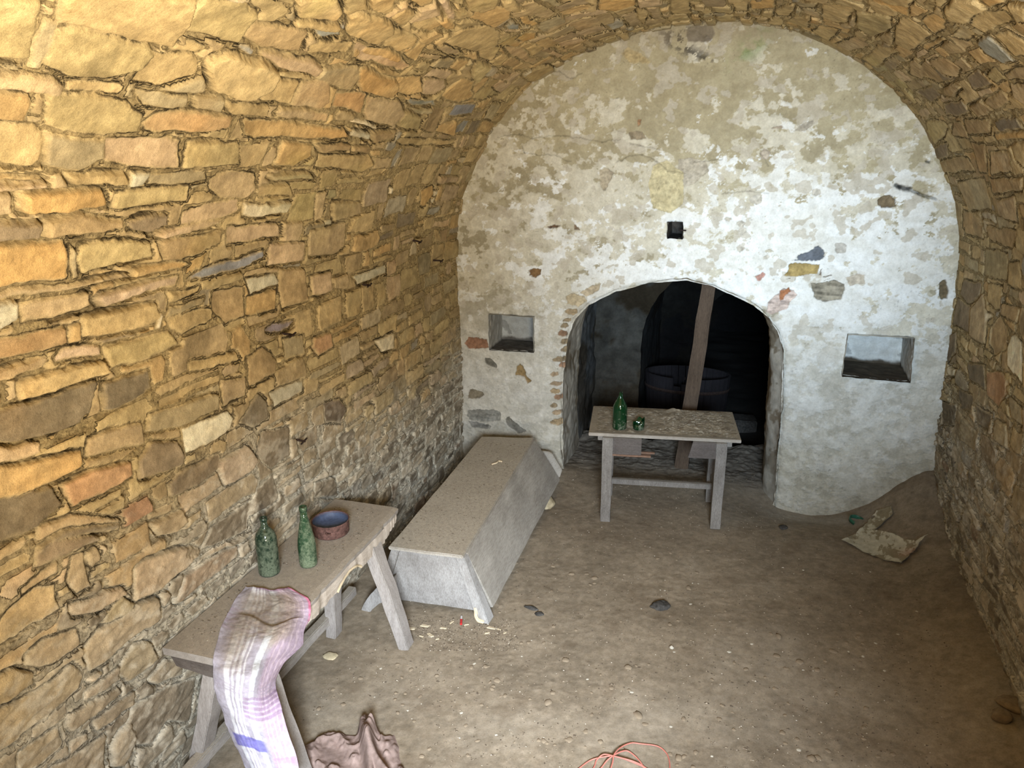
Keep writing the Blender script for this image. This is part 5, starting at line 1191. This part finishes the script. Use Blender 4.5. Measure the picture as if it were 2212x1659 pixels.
# crumbs strewn over the bench and the trough lid
for nm_,z_,reg_,lab_ in (('bench_crumbs',.7025,(-2.25,-1.92,2.3,3.65),'dry crumbs of dirt and plaster scattered over the long bench top'),('lid_crumbs',.4735,(-1.93,-1.50,3.68,5.35),'dry crumbs of dirt scattered over the lid of the dough trough')):
    bm=bmesh.new()
    for k in range(900):
        x_=rl.uniform(reg_[0],reg_[1]); y_=rl.uniform(reg_[2],reg_[3]); 
        if nm_[0]=='b' and (y_<2.95 and x_>-2.2+(2.95-y_)*.2-.05): continue
        if nm_[0]=='b' and (math.hypot(x_-pc.x,y_-pc.y)<.12 or math.hypot(x_+2.19,y_-2.87)<.07 or math.hypot(x_+2.04,y_-3.0)<.07): continue
        s=rl.uniform(.001,.0034); a=rl.uniform(0,6); L_=rl.uniform(1,4) if rl.random()<.3 else 1
        A=[bm.verts.new((x_+s*L_*math.cos(a+t),y_+s*math.sin(a+t),z_)) for t in (0,1.6,3.1,4.7)]; tv=bm.verts.new((x_,y_,z_+s*.8))
        for i in range(4): bm.faces.new((A[i],A[(i+1)%4],tv))
    tag(from_bm(nm_,bm,m_l),lab_,'litter',kind='stuff')
# ---- iron spikes left in the stonework
_prof=lambda s:(Vector((float(np.interp(s,_fs,_px)),0,float(np.interp(s,_fs,_pz)))),Vector((float(np.interp(s,_fs,_nx)),0,float(np.interp(s,_fs,_nz)))))
for px,py,lab in ((896,520,'rusty iron spike high in the left wall, nearest the corner'),(943,563,'rusty iron spike just below the highest one, by the plastered wall'),(785,615,'rusty iron spike in the left wall between two tan stones'),(617,722,'rusty iron spike under the purple grey stone of the left wall'),(642,951,'rusty iron spike low in the left wall above the bench')):
    y_,s_=vault_hit(px,py); b_,n_=_prof(s_); b_.y=y_
    bm=bmesh.new(); tube(bm,[b_-n_*.03,b_+n_*.025,b_+n_*.05+Vector((0,0,-.004))],lambda t:.008-.003*t,7); tube(bm,[b_+n_*.045+Vector((0,-.035,-.006)),b_+n_*.042+Vector((0,.03,.004))],.005,6)
    tag(from_bm('iron_spike',bm,IRON),lab,'spike')
bm=bmesh.new(); q=at_y(1476,498,D); tube(bm,[q+Vector((-.03,.02,0)),q+Vector((.02,-.012,.002))],.006,7); tag(from_bm('iron_spike',bm,IRON),'short iron stub across the edge of the square hole in the plastered wall','spike')
# ---- leaning post and wooden tub beyond the doorway
pr_=empty('wooden_post',(-.43,6.33,-.03)); tag(pr_,'tall leaning wooden post behind the doorway','post')
mk('shaft',W_POST,pr_,lambda b:beam(b,(0,0,-.02),(.155,.02,2.03),.115,.105,(1,0,0),.95),bev=.012,amp=.010,sc=4,longest=.06)
tb=empty('wooden_tub',(-.54,8.05,-.36)); tag(tb,'large dark wooden tub with a broken rim standing in the inner cellar','tub')
nst=34; hT=.70
for k in range(nst):
    a0=2*PI*k/nst+.01; a1=2*PI*(k+1)/nst-.01; am=(a0+a1)/2; hk=hT
    px_=math.cos(am); py_=math.sin(am)
    if py_<-.7 and abs(px_+.12)<.17: hk=hT-.12+.09*abs(px_+.12)/.17
    bm=bmesh.new(); q=lambda r,a,z:(r*math.cos(a),r*.58*math.sin(a),z)
    hexa(bm,[q(.40,a0,0),q(.40,a1,0),q(.373,a1,0),q(.373,a0,0)],[q(.45,a0,hk),q(.45,a1,hk),q(.425,a1,hk),q(.425,a0,hk)])
    from_bm('stave',bm,W_TUB,tb)
for z,r in ((.12,.411),(.55,.442)):
    bm=bmesh.new(); lathe(bm,[(r,z-.018),(r+.006,z-.018),(r+.008,z+.018),(r+.002,z+.018)],48)
    for v in bm.verts: v.co.y*=.58
    from_bm('hoop',bm,IRON,tb,True)
bm=bmesh.new(); lathe(bm,[(.001,.03),(.375,.03),(.375,.05),(.001,.05)],40); [setattr(v.co,'y',v.co.y*.58) for v in bm.verts]; from_bm('tub_bottom',bm,W_TUB,tb)
